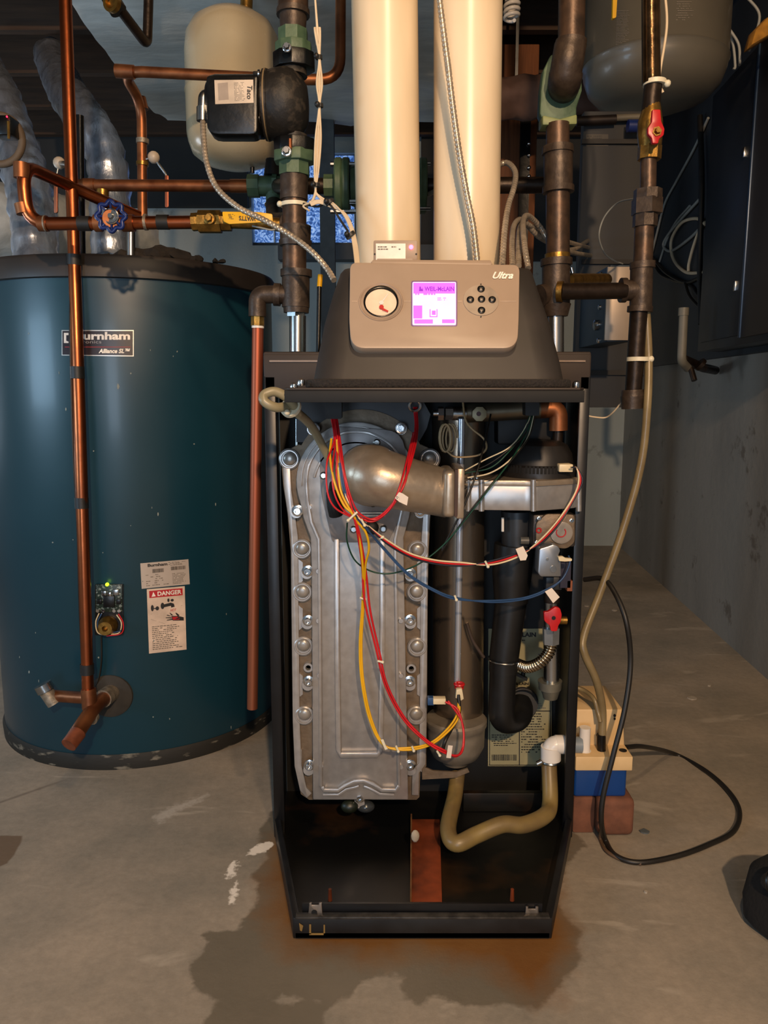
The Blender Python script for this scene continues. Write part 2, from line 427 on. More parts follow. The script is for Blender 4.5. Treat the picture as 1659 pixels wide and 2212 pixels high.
    fine_ = N.new('ShaderNodeValToRGB'); e = fine_.color_ramp.elements; e[0].position = .3; e[1].position = .75
    e[0].color = (.82, .82, .80, 1); e[1].color = (1.1, 1.1, 1.08, 1); L.new(nz(60, 4, .7), fine_.inputs[0])
    mm = N.new('ShaderNodeMix'); mm.data_type = 'RGBA'; mm.blend_type = 'MULTIPLY'; mm.inputs[0].default_value = .8
    L.new(big.outputs[0], mm.inputs[6]); L.new(fine_.outputs[0], mm.inputs[7]); c = mm.outputs[2]
    streak = N.new('ShaderNodeValToRGB'); e = streak.color_ramp.elements; e[0].position = .62; e[1].position = .70
    e[0].color = (0, 0, 0, 1); e[1].color = (1, 1, 1, 1)
    nn = N.new('ShaderNodeTexNoise'); nn.inputs['Scale'].default_value = 4; nn.inputs['Detail'].default_value = 9; nn.inputs['Distortion'].default_value = 1.2
    mp = N.new('ShaderNodeMapping'); mp.inputs['Rotation'].default_value = (0, 0, .5); mp.inputs['Scale'].default_value = (1, 3, 1)
    L.new(tc.outputs['Object'], mp.inputs[0]); L.new(mp.outputs[0], nn.inputs['Vector']); L.new(nn.outputs['Fac'], streak.inputs[0])
    c = mix(mathn('MULTIPLY', streak.outputs[0], .5), c, lin('#b3a99a'))
    wm = mask('wet', .05, .004, 22)
    wetc = mix(nz(9, 5), lin('#5f5a4e'), lin('#70685a'))
    c = mix(mathn('MULTIPLY', wm, .92), c, wetc)
    rm = mask('rust', .10, .035, 12)
    c = mix(mathn('MULTIPLY', rm, .92), c, mix(nz(7, 6), lin('#63380f'), lin('#86602f')))
    c = mix(mathn('MULTIPLY', mask('white', .02, .002, 90), .9), c, lin('#e6dfd4'))
    c = mix(mathn('MULTIPLY', mask('chalk', .05, .008, 70), .6), c, lin('#b9b2a8'))
    c = mix(mathn('MULTIPLY', mask('brown', .006, .002, 50), .8), c, lin('#5f4a34'))
    c = mix(mathn('MULTIPLY', mask('crack', .004, .004, 50), .6), c, lin('#4d4036'))
    L.new(c, b.inputs['Base Color'])
    rr = mathn('SUBTRACT', .78, mathn('MULTIPLY', wm, .34)); L.new(rr, b.inputs['Roughness'])
    bp = N.new('ShaderNodeBump'); bp.inputs['Strength'].default_value = .25; bp.inputs['Distance'].default_value = .004
    L.new(nz(35, 8, .65), bp.inputs['Height']); L.new(bp.outputs[0], b.inputs['Normal'])
    me.materials.append(m)
    o = bpy.data.objects.new('floor', me); COL.objects.link(o); struct(o)
make_floor()
def wallmat(name, c1, c2, c3, rough=.85):
    m = bpy.data.materials.new(name); m.use_nodes = True; nt = m.node_tree; N = nt.nodes; L = nt.links; b = N['Principled BSDF']
    tc = N.new('ShaderNodeTexCoord'); a = N.new('ShaderNodeTexNoise'); a.inputs['Scale'].default_value = 2.2; a.inputs['Detail'].default_value = 8
    mp = N.new('ShaderNodeMapping'); mp.inputs['Scale'].default_value = (1, 1, .28); L.new(tc.outputs['Object'], mp.inputs[0]); L.new(mp.outputs[0], a.inputs['Vector'])
    r = N.new('ShaderNodeValToRGB'); e = r.color_ramp.elements; e[0].position = .33; e[1].position = .62; e[0].color = (*lin(c1), 1); e[1].color = (*lin(c2), 1)
    L.new(a.outputs['Fac'], r.inputs[0])
    d = N.new('ShaderNodeTexNoise'); d.inputs['Scale'].default_value = 5; d.inputs['Detail'].default_value = 10; d.inputs['Roughness'].default_value = .7
    L.new(tc.outputs['Object'], d.inputs['Vector'])
    r2 = N.new('ShaderNodeValToRGB'); e = r2.color_ramp.elements; e[0].position = .60; e[1].position = .66; e[0].color = (0, 0, 0, 1); e[1].color = (.75, .75, .75, 1)
    L.new(d.outputs['Fac'], r2.inputs[0]); mx = N.new('ShaderNodeMix'); mx.data_type = 'RGBA'; L.new(r2.outputs[0], mx.inputs[0])
    L.new(r.outputs[0], mx.inputs[6]); mx.inputs[7].default_value = (*lin(c3), 1); L.new(mx.outputs[2], b.inputs['Base Color'])
    bp = N.new('ShaderNodeBump'); bp.inputs['Strength'].default_value = .5; bp.inputs['Distance'].default_value = .01
    L.new(d.outputs['Fac'], bp.inputs['Height']); L.new(bp.outputs[0], b.inputs['Normal']); b.inputs['Roughness'].default_value = rough
    return m
WALLR = wallmat('rough_painted_concrete', '#7a756c', '#948d82', '#5e5347')
WALLB = wallmat('painted_concrete', '#8d9696', '#a2abaa', '#767c79')
WY = 4.5
# back wall as pieces round the window opening
wa = P(540, 330, WY); wb = P(905, 530, WY)
m = MB(); m.box(-2.75, wa.x, WY, WY + .15, 0, 2.57); m.box(wb.x, 1.75, WY, WY + .15, 0, 2.57)
m.box(wa.x, wb.x, WY, WY + .15, 0, wb.z); m.box(wa.x, wb.x, WY, WY + .15, wa.z, 2.57)
struct(m.build('wall_back', WALLB, flat=True))
rwx = lambda Y: 1.22 + (Y - 2.34) * .0825
m = MB(); m.add([(rwx(.9), .9, 0), (rwx(4.5), 4.5, 0), (rwx(4.5), 4.5, 2.57), (rwx(.9), .9, 2.57), (rwx(.9) + .15, .9, 0), (rwx(4.5) + .15, 4.5, 0), (rwx(4.5) + .15, 4.5, 2.57), (rwx(.9) + .15, .9, 2.57)],
    [[0, 1, 2, 3], [4, 7, 6, 5], [0, 4, 5, 1], [3, 2, 6, 7], [0, 3, 7, 4], [1, 5, 6, 2]])
struct(m.build('wall_right', WALLR, flat=True))
m = MB(); m.box(-2.75, -2.6, .6, 4.65, 0, 2.57); struct(m.build('wall_left', WALLB, flat=True))
CEILM = M('dark_subfloor_boards', '#2e2118', .8, 0, .3, 6, .2, stretch=(1, 8, 1))
m = MB(); m.box(-2.75, 1.75, -.6, 4.65, 2.50, 2.57); CEI = struct(m.build('ceiling', CEILM, flat=True))
JM = M('joist_timber', '#3c2a1c', .8, 0, .3, 12, .3, stretch=(.3, 4, 4))
jm = MB().box(-2.7, 1.7, -.02, .02, 2.27, 2.50)
j0 = jm.build('joist', JM, CEI); j0.location = (0, 1.2, 0)
for k in range(1, 9):
    c = j0.copy(); COL.objects.link(c); c.location = (0, 1.2 + .4 * k, 0)
# window with wavy glass blocks
def glassmat():
    m = bpy.data.materials.new('wavy_daylit_glass'); m.use_nodes = True; N = m.node_tree.nodes; L = m.node_tree.links; b = N['Principled BSDF']
    tc = N.new('ShaderNodeTexCoord'); v = N.new('ShaderNodeTexNoise'); v.inputs['Scale'].default_value = 26; v.inputs['Detail'].default_value = 2; v.inputs['Distortion'].default_value = 3
    L.new(tc.outputs['Object'], v.inputs['Vector']); r = N.new('ShaderNodeValToRGB'); e = r.color_ramp.elements
    e[0].position = .38; e[0].color = (*lin('#2c4a86'), 1); e[1].position = .66; e[1].color = (*lin('#a9c8f5'), 1)
    x = e.new(.5); x.color = (*lin('#5a86d0'), 1)
    L.new(v.outputs['Fac'], r.inputs[0]); L.new(r.outputs[0], b.inputs['Emission Color']); b.inputs['Emission Strength'].default_value = .62
    b.inputs['Base Color'].default_value = (.05, .1, .2, 1); b.inputs['Roughness'].default_value = .1
    bp = N.new('ShaderNodeBump'); bp.inputs['Strength'].default_value = .8; L.new(v.outputs['Fac'], bp.inputs['Height']); L.new(bp.outputs[0], b.inputs['Normal'])
    return m
GLASS = glassmat(); FRM = M('grey_window_frame', '#4a535c', .6, 0, .1, 20)
m = MB(); FY = WY + .03
def pbox(m, x0, y0, x1, y1, Y, t):
    a = P(x0, y0, Y); b_ = P(x1, y1, Y); m.box(min(a.x, b_.x), max(a.x, b_.x), Y, Y + t, min(a.z, b_.z), max(a.z, b_.z)); return m
for r in ((540, 330, 546, 530), (700, 330, 712, 530), (765, 330, 775, 530), (895, 330, 905, 530), (540, 328, 905, 334), (540, 524, 905, 531), (590, 330, 594, 530)): pbox(m, *r, FY, .06)
WIN = struct(m.build('window_1', FRM, flat=True))
for r in ((546, 334, 590, 524), (594, 334, 700, 428), (594, 432, 700, 524), (712, 334, 765, 428), (712, 432, 765, 524), (775, 334, 895, 428), (775, 432, 895, 524)):
    pbox(MB(), *r, FY + .02, .03).build('pane', GLASS, WIN)
m = MB(); pbox(m, 600, 528, 1000, 560, WY - .10, .10); struct(m.build('trim_1', M('grey_sill_board', '#3f464d', .7, 0, .15, 10)))
SHADE_SHEET = M('upper_wall_duct_shade', '#202224', .8, 0, .25, 4, .2, col2='#2d2e2e')  # dark sheets added on the upper back wall stand for shade under the duct
a = P(538, 450, WY); MB().box(-2.6, a.x, WY - .04, WY - .001, a.z, 2.5).build('shade_sheet_left', SHADE_SHEET)['kind'] = 'structure'
a = P(908, 565, WY); MB().box(a.x, 1.38, WY - .04, WY - .001, a.z, 2.5).build('shade_sheet_right', SHADE_SHEET)['kind'] = 'structure'
# ================================================================== DUCTS, TANK, BACKGROUND
FOILW = M('dusty_duct_wrap', '#b4b8b4', .5, .05, .25, 7, .9, col2='#d0d2cc', stretch=(1, 3, 3))
FOIL = M('wrinkled_silver_foil', '#b4bcca', .28, .8, .2, 16, 1.0, stretch=(2.5, 2.5, .8))
t = thing('overhead_duct', 'large grey foil-wrapped overhead duct running back to the window wall', 'duct', (0, 2.6, 2.0))
m = MB()
def ductfn(u, v):
    a = u * 2 * math.pi; X = -.89 + 0.55 + .55 * max(-1, min(1, 1.9 * math.cos(a))); Z = 2.135 + .115 * max(-1, min(1, 1.9 * math.sin(a)))
    Yv = 2.22 + v * 1.15; n_ = noise.noise(Vector((X * 5, Yv * 4, Z * 6))) * .03 + noise.noise(Vector((X * 17, Yv * 9, Z * 6))) * .012
    return Vector((X, Yv, Z - .02 + n_ - .03 * math.sin(v * 3.1)))
m.grid(ductfn, 64, 40); k = 65
m.f.append([j for j in range(64)]); m.f.append([40 * k + j for j in range(64)][::-1]); m.build('duct_wrap', FOILW, t, ang=60)
for yv in (2.5, 3.0):
    MB().tube([Vector((x, yv, 2.262)) for x in (-.9, .3)], .008, 8).build('hanger_strap', STEEL, t)
def foilduct(label, pts, rpx, grp='crumpled silver flexible ducts'):
    t = thing('flexible_duct', label, 'duct', P(*pts[-1]), grp); q = resample(smooth(W(pts), 10), .02); r = rpx * mpp(*pts[0])
    m = MB(); m.tube(q, [r * (1 + .05 * math.sin(i * 2.1) + .05 * noise.noise(Vector((i * .4, rpx, 0)))) for i in range(len(q))], 26)
    for i, p in enumerate(m.v): m.v[i] = p + Vector([noise.noise(p * 30 + Vector((s * 9, 0, 0))) * .008 for s in range(3)])
    m.build('foil_sleeve', FOIL, t, ang=75); return t
foilduct('crumpled silver flexible duct drooping behind the tall copper pipe', [(110, 120, 3.3), (145, 200, 2.95), (190, 265, 2.75), (228, 340, 2.7), (238, 430, 2.68), (242, 560, 2.66)], 36)
foilduct('crumpled silver flexible duct at the left edge behind the hose loop', [(-60, 110, 3.0), (-10, 200, 2.7), (25, 290, 2.6), (55, 380, 2.5), (72, 470, 2.45), (80, 580, 2.4)], 40)
t = thing('grey_trunk_duct', 'grey wrapped trunk duct low at the left edge behind the blue tank', 'duct', P(40, 470, 3.1))
m = MB(); q = W([(-160, 470, 2.7), (20, 480, 2.9), (150, 500, 3.2), (300, 520, 3.6)]); q = resample(smooth(q, 10), .05); m.tube(q, .13, 24)
for i, p in enumerate(m.v): m.v[i] = p + Vector([noise.noise(p * 14 + Vector((s * 9, 0, 0))) * .02 for s in range(3)])
m.build('duct_wrap', FOILW, t, ang=75)
# expansion tank (beige)
TAN = M('beige_tank_enamel', '#b8a888', .25, .05, .04, 10, coat=.3)
t = thing('expansion_tank', 'beige domed expansion tank hanging behind the black pump motor', 'tank', P(510, 360, 2.3))
YB = 2.3; k = mpp(510, 190, YB); c0 = P(510, 365, YB)
prof = [(0, 12), (4, 40), (14, 70), (32, 92), (55, 100), (75, 103), (160, 103), (164, 105), (168, 103), (250, 102), (285, 98), (312, 84), (330, 60), (340, 30), (344, 10)]
ks = (P(510, 22, YB).z - c0.z) / 344; MB().lathe(c0, (0, 0, 1), [(a * ks, r * k) for a, r in prof], 48).build('shell', TAN, t, ang=60)
MB().seg(P(532, 22, YB), P(534, -40, YB), 13 * k, n=16).build('nipple', BRASS, t)
MB().seg(P(545, 355, YB), P(545, 374, YB), 5 * k, n=10).build('air_valve', BLACKP, t)
# pressure tank (grey, upper right)
GTANK = M('grey_tank_paint', '#5c574c', .38, .1, .06, 8, coat=.15)
t = thing('pressure_tank', 'big grey pressure tank hanging in the upper right behind the red valve', 'tank', P(1405, 235, 2.3))
k = mpp(1405, 100, 2.3); c0 = P(1408, 235, 2.3)
prof = [(0, 30), (6, 80), (22, 118), (45, 138), (75, 148), (90, 150), (94, 153), (98, 150), (330, 150), (360, 120), (372, 60), (376, 20), (377, 14), (640, 14)]
MB().lathe(c0, (0, 0, 1), [(a * k * .9, r * k) for a, r in prof], 56).build('shell', GTANK, t, ang=60)
class Cyl2:
    def at(s, x, y, off=0):
        d = ray(x, y); r = 150 * k + off; ox, oy = -c0.x, -c0.y
        a = d.x ** 2 + d.y ** 2; b = 2 * (ox * d.x + oy * d.y); c = ox * ox + oy * oy - r * r
        return CAM + d * ((-b - math.sqrt(max(b * b - 4 * a * c, 0))) / (2 * a))
    def n(s, p): return Vector((0, -1, 0))
GT = Cyl2(); fine([(1333, 22), (1362, 22), (1358, 108), (1330, 108)], GT, .001, 26, GREYINK, t, 5, .35, fill=.95)
fine([(1462, 2), (1500, 2), (1496, 46), (1460, 46)], GT, .001, 9, GREYINK, t, 6, .3)
Yg = 2.0; o = MB().slab(roundpoly([(1325, -30), (1335, -30), (1331, 38), (1323, 40)], 3), YP(Yg), .01).build('yellow_valve_handle', YEL)
tag(o, 'yellow lever handle hanging down at the top edge before the grey tank', 'handle')
# dark mounting board and relay box
BRD = M('dark_grey_board', '#24262a', .7, 0, .2, 5, .1, col2='#2d2c2a')
t = thing('mounting_board', 'tall dark grey backboard behind the iron pipes and relay box', 'board', P(1330, 860, 2.15))
m = MB(); a = P(1262, 240, 2.15); b_ = P(1388, 880, 2.15); m.box(a.x, b_.x, 2.15, 2.18, b_.z, a.z); m.build('board', BRD, t, bev=.002); MB().box(.538, .568, 2.15, 2.18, 0, b_.z + .02).build('support_leg', BRD, t)
for yy in (300, 560, 800): pbox(MB(), 1258, yy, 1392, yy + 10, 2.14, .012).build('batten', M('dark_batten', '#1b1713', .7), t)
o = MB().slab(rect(1266, 290, 1314, 316), YP(2.15), .001).build('sticker', M('faded_sticker', '#3a342c', .6), t)
fine([(1268, 292), (1312, 292), (1312, 314), (1268, 314)], YP(2.15), .0015, 5, INK, t, 8)
t = thing('relay_box', 'pale steel relay box behind the black cross pipe on the right', 'electrical box', P(1330, 740, 2.0))
SIDEB = M('pale_steel_box', '#a79684', .4, .25, .06, 12); SIDEG = M('shaded_steel_side', '#2f3c46', .45, .1, .1, 12)  # housing colour darkened to stand for the shaded side of the pale box
a = P(1311, 738, 1.88); b_ = P(1372, 572, 1.88)
m = MB(); m.box(a.x, b_.x, 1.88, 2.149, a.z, b_.z); m.build('housing', SIDEG, t, bev=.002)
pbox(MB(), 1313, 576, 1370, 735, 1.872, .008).build('front_cover', SIDEB, t, bev=.001)
for (x, y) in ((1298, 590), (1296, 662), (1296, 700), (1294, 735)): MB().lathe(Vector((a.x, 1.95, P(x, y, 1.93).z)), (-1, 0, 0), [(0, .006), (.004, .006), (.006, .003)], 10).build('screw', CHROME, t)
MB().lathe(Vector((a.x, 1.96, P(1290, 700, 1.93).z)), (-1, 0, 0), [(0, .013), (.010, .013), (.013, .008)], 14).build('knockout', STEEL, t)
# board on the right wall and the panel box
rn = Vector((-1, .0825, 0)).normalized()
def rwall_box(name, mat, parent, Y0, Y1, z0, z1, t0, t1, bev=.002):
    m = MB(); f = lambda Y, z, tt: Vector((rwx(Y), Y, z)) + rn * tt
    vs = [f(Y, z, tt) for tt in (t0, t1) for z in (z0, z1) for Y in (Y0, Y1)]
    m.add(vs, [[0, 2, 3, 1], [4, 5, 7, 6], [0, 1, 5, 4], [2, 6, 7, 3], [0, 4, 6, 2], [1, 3, 7, 5]]); return m.build(name, mat, parent, bev=bev)
NAVY = M('dark_slate_board', '#20262c', .55, .0, .2, 4, .1, col2='#262d33')
t = thing('backing_board', 'dark slate-painted board covering the upper right wall', 'board', (rwx(3.2), 3.2, 1.03))
rwall_box('board', NAVY, t, 1.9, 4.2, 1.03, 2.3, 0, .02)
t = thing('electrical_panel', 'dark electrical panel box on the right wall with a slanting top', 'electrical panel', (rwx(2.5), 2.5, 1.05))
PNL = M('dark_panel_steel', '#23282e', .38, .2, .12, 6); PNLB = M('brown_grey_panel_cover', '#3d3430', .45, .1, .08, 6)
rwall_box('housing', PNL, t, 2.02, 2.88, 1.05, 1.93, .02, .11)
rwall_box('cover', PNLB, t, 2.02, 2.44, 1.07, 1.92, .11, .118)
rwall_box('door', PNL, t, 2.46, 2.84, 1.08, 1.90, .11, .116)
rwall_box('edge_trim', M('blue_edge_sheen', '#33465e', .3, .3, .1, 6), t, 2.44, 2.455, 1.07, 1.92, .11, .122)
for zz in (1.62, 1.22): rwall_box('latch', CHROME, t, 2.50, 2.515, zz, zz + .03, .116, .124, .001)
# yellow insulation batt and cables in the upper right corner
t = thing('insulation_batt', 'yellow insulation batt in the top right corner above the panel', 'insulation', P(1650, 60, 2.3))
m = MB(); m.slab([(1620, 102), (1632, 62), (1655, 38), (1700, 10), (1720, 40), (1662, 76)], YP(2.25), .05); m.build('batt', M('yellow_fibre', '#94661c', .9, 0, .3, 40, .8), t, bev=.01)
for i, pp in enumerate(([(1565, 60, 2.3), (1582, 90, 2.3), (1588, 140, 2.3), (1585, 150, 2.3)], [(1575, 62, 2.28), (1595, 95, 2.28), (1598, 130, 2.28), (1597, 140, 2.3)], [(1610, -10, 2.3), (1640, 30, 2.3), (1630, 80, 2.3), (1618, 110, 2.3)])):
    o = wire('cable', pp, 3, W_GREY, None); tag(o, ['left grey cable entering the panel top right', 'middle grey cable entering the panel top right', 'grey cable running past the yellow insulation'][i], 'cable')
# compact fluorescent bulb
t = thing('spiral_light_bulb', 'unlit white spiral light bulb hanging at the top beside the right vent pipe', 'light bulb', P(1104, 0, 2.6))
k = mpp(1104, 20, 2.6); c0 = P(1105, 44, 2.6); pts = [c0 + Vector((math.cos(a) * R * k, math.sin(a) * R * k, h * k)) for a, R, h in [(i * .35, 15 - 9 * (1 - min(1, i / 8)), i * .62) for i in range(56)]]
MB().tube(pts, 4 * k, 8).build('spiral_tube', WHITEP, t, ang=80); MB().seg(P(1105, 5, 2.6), P(1105, -40, 2.6), 15 * k, 13 * k, 16).build('base', WHITEP, t)
MB().seg(P(1105, -35, 2.6), Vector((c0.x, 2.6, 2.38)), 3 * k, n=8).build('hanging_cord', W_BLACK, t)
# wood blocking, beams at the back right
WOODM = M('orange_brown_timber', '#6a3e20', .7, 0, .3, 14, .3, stretch=(6, 6, .4))
t = thing('timber_post', 'orange-brown timber post behind the right vent pipe', 'post', G(1120, 1150)); a = P(1070, 300, 3.3); b_ = P(1160, 300, 3.3)
MB().box(a.x, b_.x, 3.3, 3.40, 0, 2.27).build('post', WOODM, t, bev=.004)
m = MB(); m.box(b_.x - .07, b_.x - .03, 3.28, 3.30, 1.5, 2.1); m.build('strap', BLACKP, t)
for yy in (310, 335, 362, 381): MB().ball(P(1143, yy, 3.27), .008, 8).build('nail', CHROME, t)
t = thing('fibre_duct_end', 'dusty pinkish wrapped duct end between the vent pipe and iron elbow', 'duct', P(1135, 260, 2.9))
m = MB(); q = resample([P(1060, 215, 2.9), P(1300, 200, 2.9)], .03); m.tube(q, 42 * mpp(1130, 210, 2.9), 20)
for i, p in enumerate(m.v): m.v[i] = p + Vector([noise.noise(p * 16 + Vector((s * 9, 0, 0))) * .02 for s in range(3)])
MB().box(.46, .47, 2.9, 2.91, 2.0, 2.5).build('hanger_strap', STEEL, t); m.build('wrap', M('dusty_pink_wrap', '#5c443a', .8, 0, .25, 12, .6), t, ang=75)
t = thing('steel_beam', 'dark steel beam crossing behind the white cable bundle', 'beam', P(720, 225, 3.4))
a = P(640, 215, 3.3); b_ = P(1050, 205, 3.3); MB().box(a.x, b_.x, 3.3, 3.38, a.z - .03, a.z + .03).build('beam', M('navy_steel', '#10141c', .5, .3), t)
a = P(705, 240, 3.32); MB().box(a.x - .03, a.x + .03, 3.3, 3.36, 0, a.z).build('post', M('grey_post_paint', '#4c4f50', .6), t)
# ================================================================== BLUE WATER HEATER
def pipe(t, name, px, rpx, mat, fil=.03, n=18):
    q = W(px); return MB().tube(fillet(q, fil) if len(q) > 2 else q, rpx * mpp(*px[0]), n).build(name, mat, t, ang=50)
def col(t, name, x, y0, y1, r0, Y, mat, r1=None, n=18, x1=None):
    a = P(x, y0, Y); b = P(x if x1 is None else x1, y1, Y); k0 = mpp(x, max(y0, 0), Y)
    if y0 <= -40: a = up_to(a, b)
    return MB().seg(a, b, r0 * k0, (r0 if r1 is None else r1) * k0, n).build(name, mat, t, ang=32)
TEAL = M('teal_tank_enamel', '#0d3340', .34, .0, .05, 3, coat=.12)
t = HEATER = thing('water_heater', 'tall blue cylindrical water tank with a black top rim', 'water heater', (TC.x, TC.y, 0))
MB().lathe(TC, (0, 0, 1), [(.02, TR - .004), (.03, TR), (1.165, TR)], 128).build('jacket', TEAL, t, ang=60)
MB().lathe(TC, (0, 0, 1), [(1.15, TR + .004), (1.152, TR + .010), (1.192, TR + .011), (1.20, TR + .006), (1.201, TR - .01), (1.205, .1), (1.206, .01)], 128).build('top_rim', M('dark_plastic_rim', '#2c2622', .45, 0, .12, 10), t, ang=50)
MB().lathe(TC, (0, 0, 1), [(0, TR + .004), (.03, TR + .006), (.038, TR + .001)], 128).build('base_ring', M('scuffed_black_base', '#17150f', .7, 0, .3, 20, .2, col2='#6b665a', spot=.10, stretch=(1, 1, 3)), t, ang=50)
np_ = [(134, 714), (288, 714), (288, 770), (134, 767)]
o = patch([(133, 713), (289, 713), (289, 770), (133, 768)], TANK, 0, 'nameplate', M('silver_plate_rim', '#b9b4ac', .3, .8), t, 14, 3, .0012); NPL = o
patch([(135, 715), (287, 715), (287, 768), (135, 766)], TANK, .0012, 'plate_face', M('maroon_black_enamel', '#1e1115', .3), o, 14, 3, .0003)
text('Burnham', [(162, 717), (281, 717), (281, 734), (162, 734)], TANK, .0017, M('silver_ink', '#cfc7bd', .4, .2), o, .035)
text('Hydronics', [(150, 735), (219, 735), (219, 744), (150, 744)], TANK, .0017, M('dull_silver_ink', '#8c8480', .4, .2), o, .0)
patch([(140, 749), (282, 749), (282, 750), (140, 750)], TANK, .0016, 'stripe', REDINK, o, 10, 1, .0002)
text('Alliance SL™', [(213, 753), (281, 753), (281, 763), (213, 763)], TANK, .0017, M('white_ink', '#e6ded2', .4), o, .035, .25)
o_ = MB(); o_.slab([(138, 719), (148, 719), (148, 724), (143, 724), (143, 736), (148, 738), (148, 741), (138, 741)], TANK, .0003, .0015); o_.build('emblem', M('silver_ink', '#cfc7bd', .4), o)
q = [(303, 1217), (407, 1208), (410, 1262), (306, 1272)]; o = patch(q, TANK, 0, 'rating_label', M('silver_paper', '#b3a79c', .45, .1, .03, 20), t, 10, 4); f = qmap(q)
def sub(f, u0, v0, u1, v1): return [f(u0, v0), f(u1, v0), f(u1, v1), f(u0, v1)]
text('Burnham', sub(f, .15, .05, .56, .17), TANK, .001, INK, o, .04); fine(sub(f, .58, .05, .94, .2), TANK, .001, 4, GREYINK, o, 2)
bars(sub(f, .24, .27, .48, .42), TANK, .001, 26, INK, o); bars(sub(f, .63, .24, .93, .38), TANK, .001, 36, INK, o, 5)
fine(sub(f, .1, .46, .6, .95), TANK, .001, 6, GREYINK, o, 4, .35, fill=.4); fine(sub(f, .65, .5, .95, .95), TANK, .001, 8, GREYINK, o, 9, .4)
q = [(317, 1273), (399, 1266), (403, 1403), (322, 1412)]; o = patch(q, TANK, 0, 'danger_label', M('white_warning_sticker', '#cfb9a6', .5), t, 8, 8); f = qmap(q)
patch(sub(f, .06, .03, .94, .14), TANK, .0006, 'red_banner', REDINK, o, 8, 2, .0002)
text('DANGER', sub(f, .28, .05, .91, .12), TANK, .0011, M('white_ink', '#e6ded2', .4), o, .03)
m = MB(); m.slab([f(.12, .125), f(.17, .05), f(.23, .12)], TANK, .0002, .0009); m.build('warning_triangle', M('white_ink', '#e6ded2', .4), o)
m = MB()
def lab(pts): m.slab([f(*p) for p in pts], TANK, .0002, .0007)
lab([(.42, .26), (.62, .24), (.70, .26), (.72, .31), (.63, .32), (.62, .29), (.43, .305)]); lab([(u / 100, v / 100) for u, v in circ(40, 28, 5, 14, 5)])
lab([(u / 100, v / 100) for u, v in circ(13, 30, 4, 12, 5)]); lab([(u / 100, v / 100) for u, v in circ(26, 31, 5, 7, 3.4)]); lab([(.16, .30), (.24, .305), (.24, .32), (.16, .315)])
lab([(u / 100, v / 100) for u, v in circ(56, 20, 3, 12, 3)]); lab([(u / 100, v / 100) for u, v in circ(66, 205 / 10, 4.5, 7, 2.2)])
for a in ([(.62, .44), (.58, .40), (.60, .40), (.68, .445)], [(.55, .445), (.50, .435), (.52, .425), (.66, .46)], [(.48, .475), (.47, .465), (.62, .47), (.64, .49)], [(.5, .515), (.5, .505), (.64, .495), (.66, .515)], [(.75, .43), (.73, .405), (.77, .41), (.84, .45), (.80, .47)]): lab(a)
lab([(.62, .45), (.80, .46), (.88, .475), (.95, .49), (.95, .54), (.85, .535), (.66, .525)])
m.build('pictogram', INK, o)
m = MB(); lab([(.64, .465), (.78, .47), (.84, .49), (.83, .52), (.67, .515)]); m.build('red_palm', REDINK, o)
m = MB(); lab([(.08, .39), (.92, .30), (.92, .303), (.08, .393)]); lab([(.08, .47), (.45, .56), (.45, .563), (.08, .473)]); m.build('outline', GREYINK, o)
text('HOT', sub(f, .60, .34, .76, .38), TANK, .001, REDINK, o, .01, .3)
fine(sub(f, .1, .58, .92, .96), TANK, .001, 13, GREYINK, o, 12, .42, fill=.9)
# control board on the tank
o = MB().slab(roundpoly(rect(205, 1262, 267, 1372), 3), TANK, .004).build('control_well', BLACKP, t)
b0 = MB().slab(rect(207, 1263, 264, 1322), TANK, .004, .004).build('circuit_board', M('circuit_green', '#1a2a22', .4, .1, .3, 180, col2='#7e8a84', spot=.05), t, bev=.0005)
for (x, y, r, mt) in ((235, 1300, 12, BLACKP), (224, 1282, 5, STEEL), (250, 1280, 6, STEEL), (214, 1300, 5, BLACKP), (256, 1300, 5, BLACKP), (236, 1284, 4, CHROME)):
    MB().slab(rect(x - r, y - r, x + r, y + r), TANK, .006, .008).build('component', mt, b0, bev=.0005)
for x in (212, 224, 247, 258): MB().lathe(TANK.at(x, 1319, .008), TANK.n(TANK.at(x, 1319)), [(0, .004), (.004, .004)], 8).build('terminal_screw', CHROME, b0)
MB().lathe(TANK.at(232, 1262, .008), TANK.n(TANK.at(232, 1262)), [(0, .004), (.004, .004), (.006, .002)], 10).build('lamp', M('green_led', '#a6e01a', .3, emit='#a8e81c', es=3), b0)
nn = TANK.n(TANK.at(234, 1350)); MB().lathe(TANK.at(234, 1350, .004), nn, [(0, .022), (.012, .022), (.02, .016), (.03, .016), (.03, .007), (.012, .006)], 20).build('sensor_nut', BRASS, t)
for i, (pp, mt) in enumerate((([(214, 1325), (207, 1345), (213, 1368), (240, 1370), (258, 1366), (262, 1345), (252, 1328)], W_WHITE), ([(220, 1325), (211, 1345), (218, 1364), (245, 1366), (262, 1362)], W_BLUE), ([(256, 1326), (266, 1346), (262, 1368), (230, 1374)], W_RED))):
    MB().tube(smooth([TANK.at(x, y, .016 + i * .002) for x, y in pp]), .0015, 6).build('control_wire', mt, t, ang=80)
MB().tube(smooth([TANK.at(x, y, .006) for x, y in ((219, 1375), (219, 1430), (212, 1470), (200, 1490))]), .002, 6).build('sensor_cable', W_BLACK, t, ang=80)
n0 = TANK.n(TANK.at(240, 1495)); c0 = TANK.at(240, 1500, -.01)
MB().lathe(c0, n0, [(0, .056), (.012, .052), (.016, .042), (.017, .02)], 30).build('port_collar', M('dusty_plug', '#2c2822', .8, 0, .3, 30, .4), t)
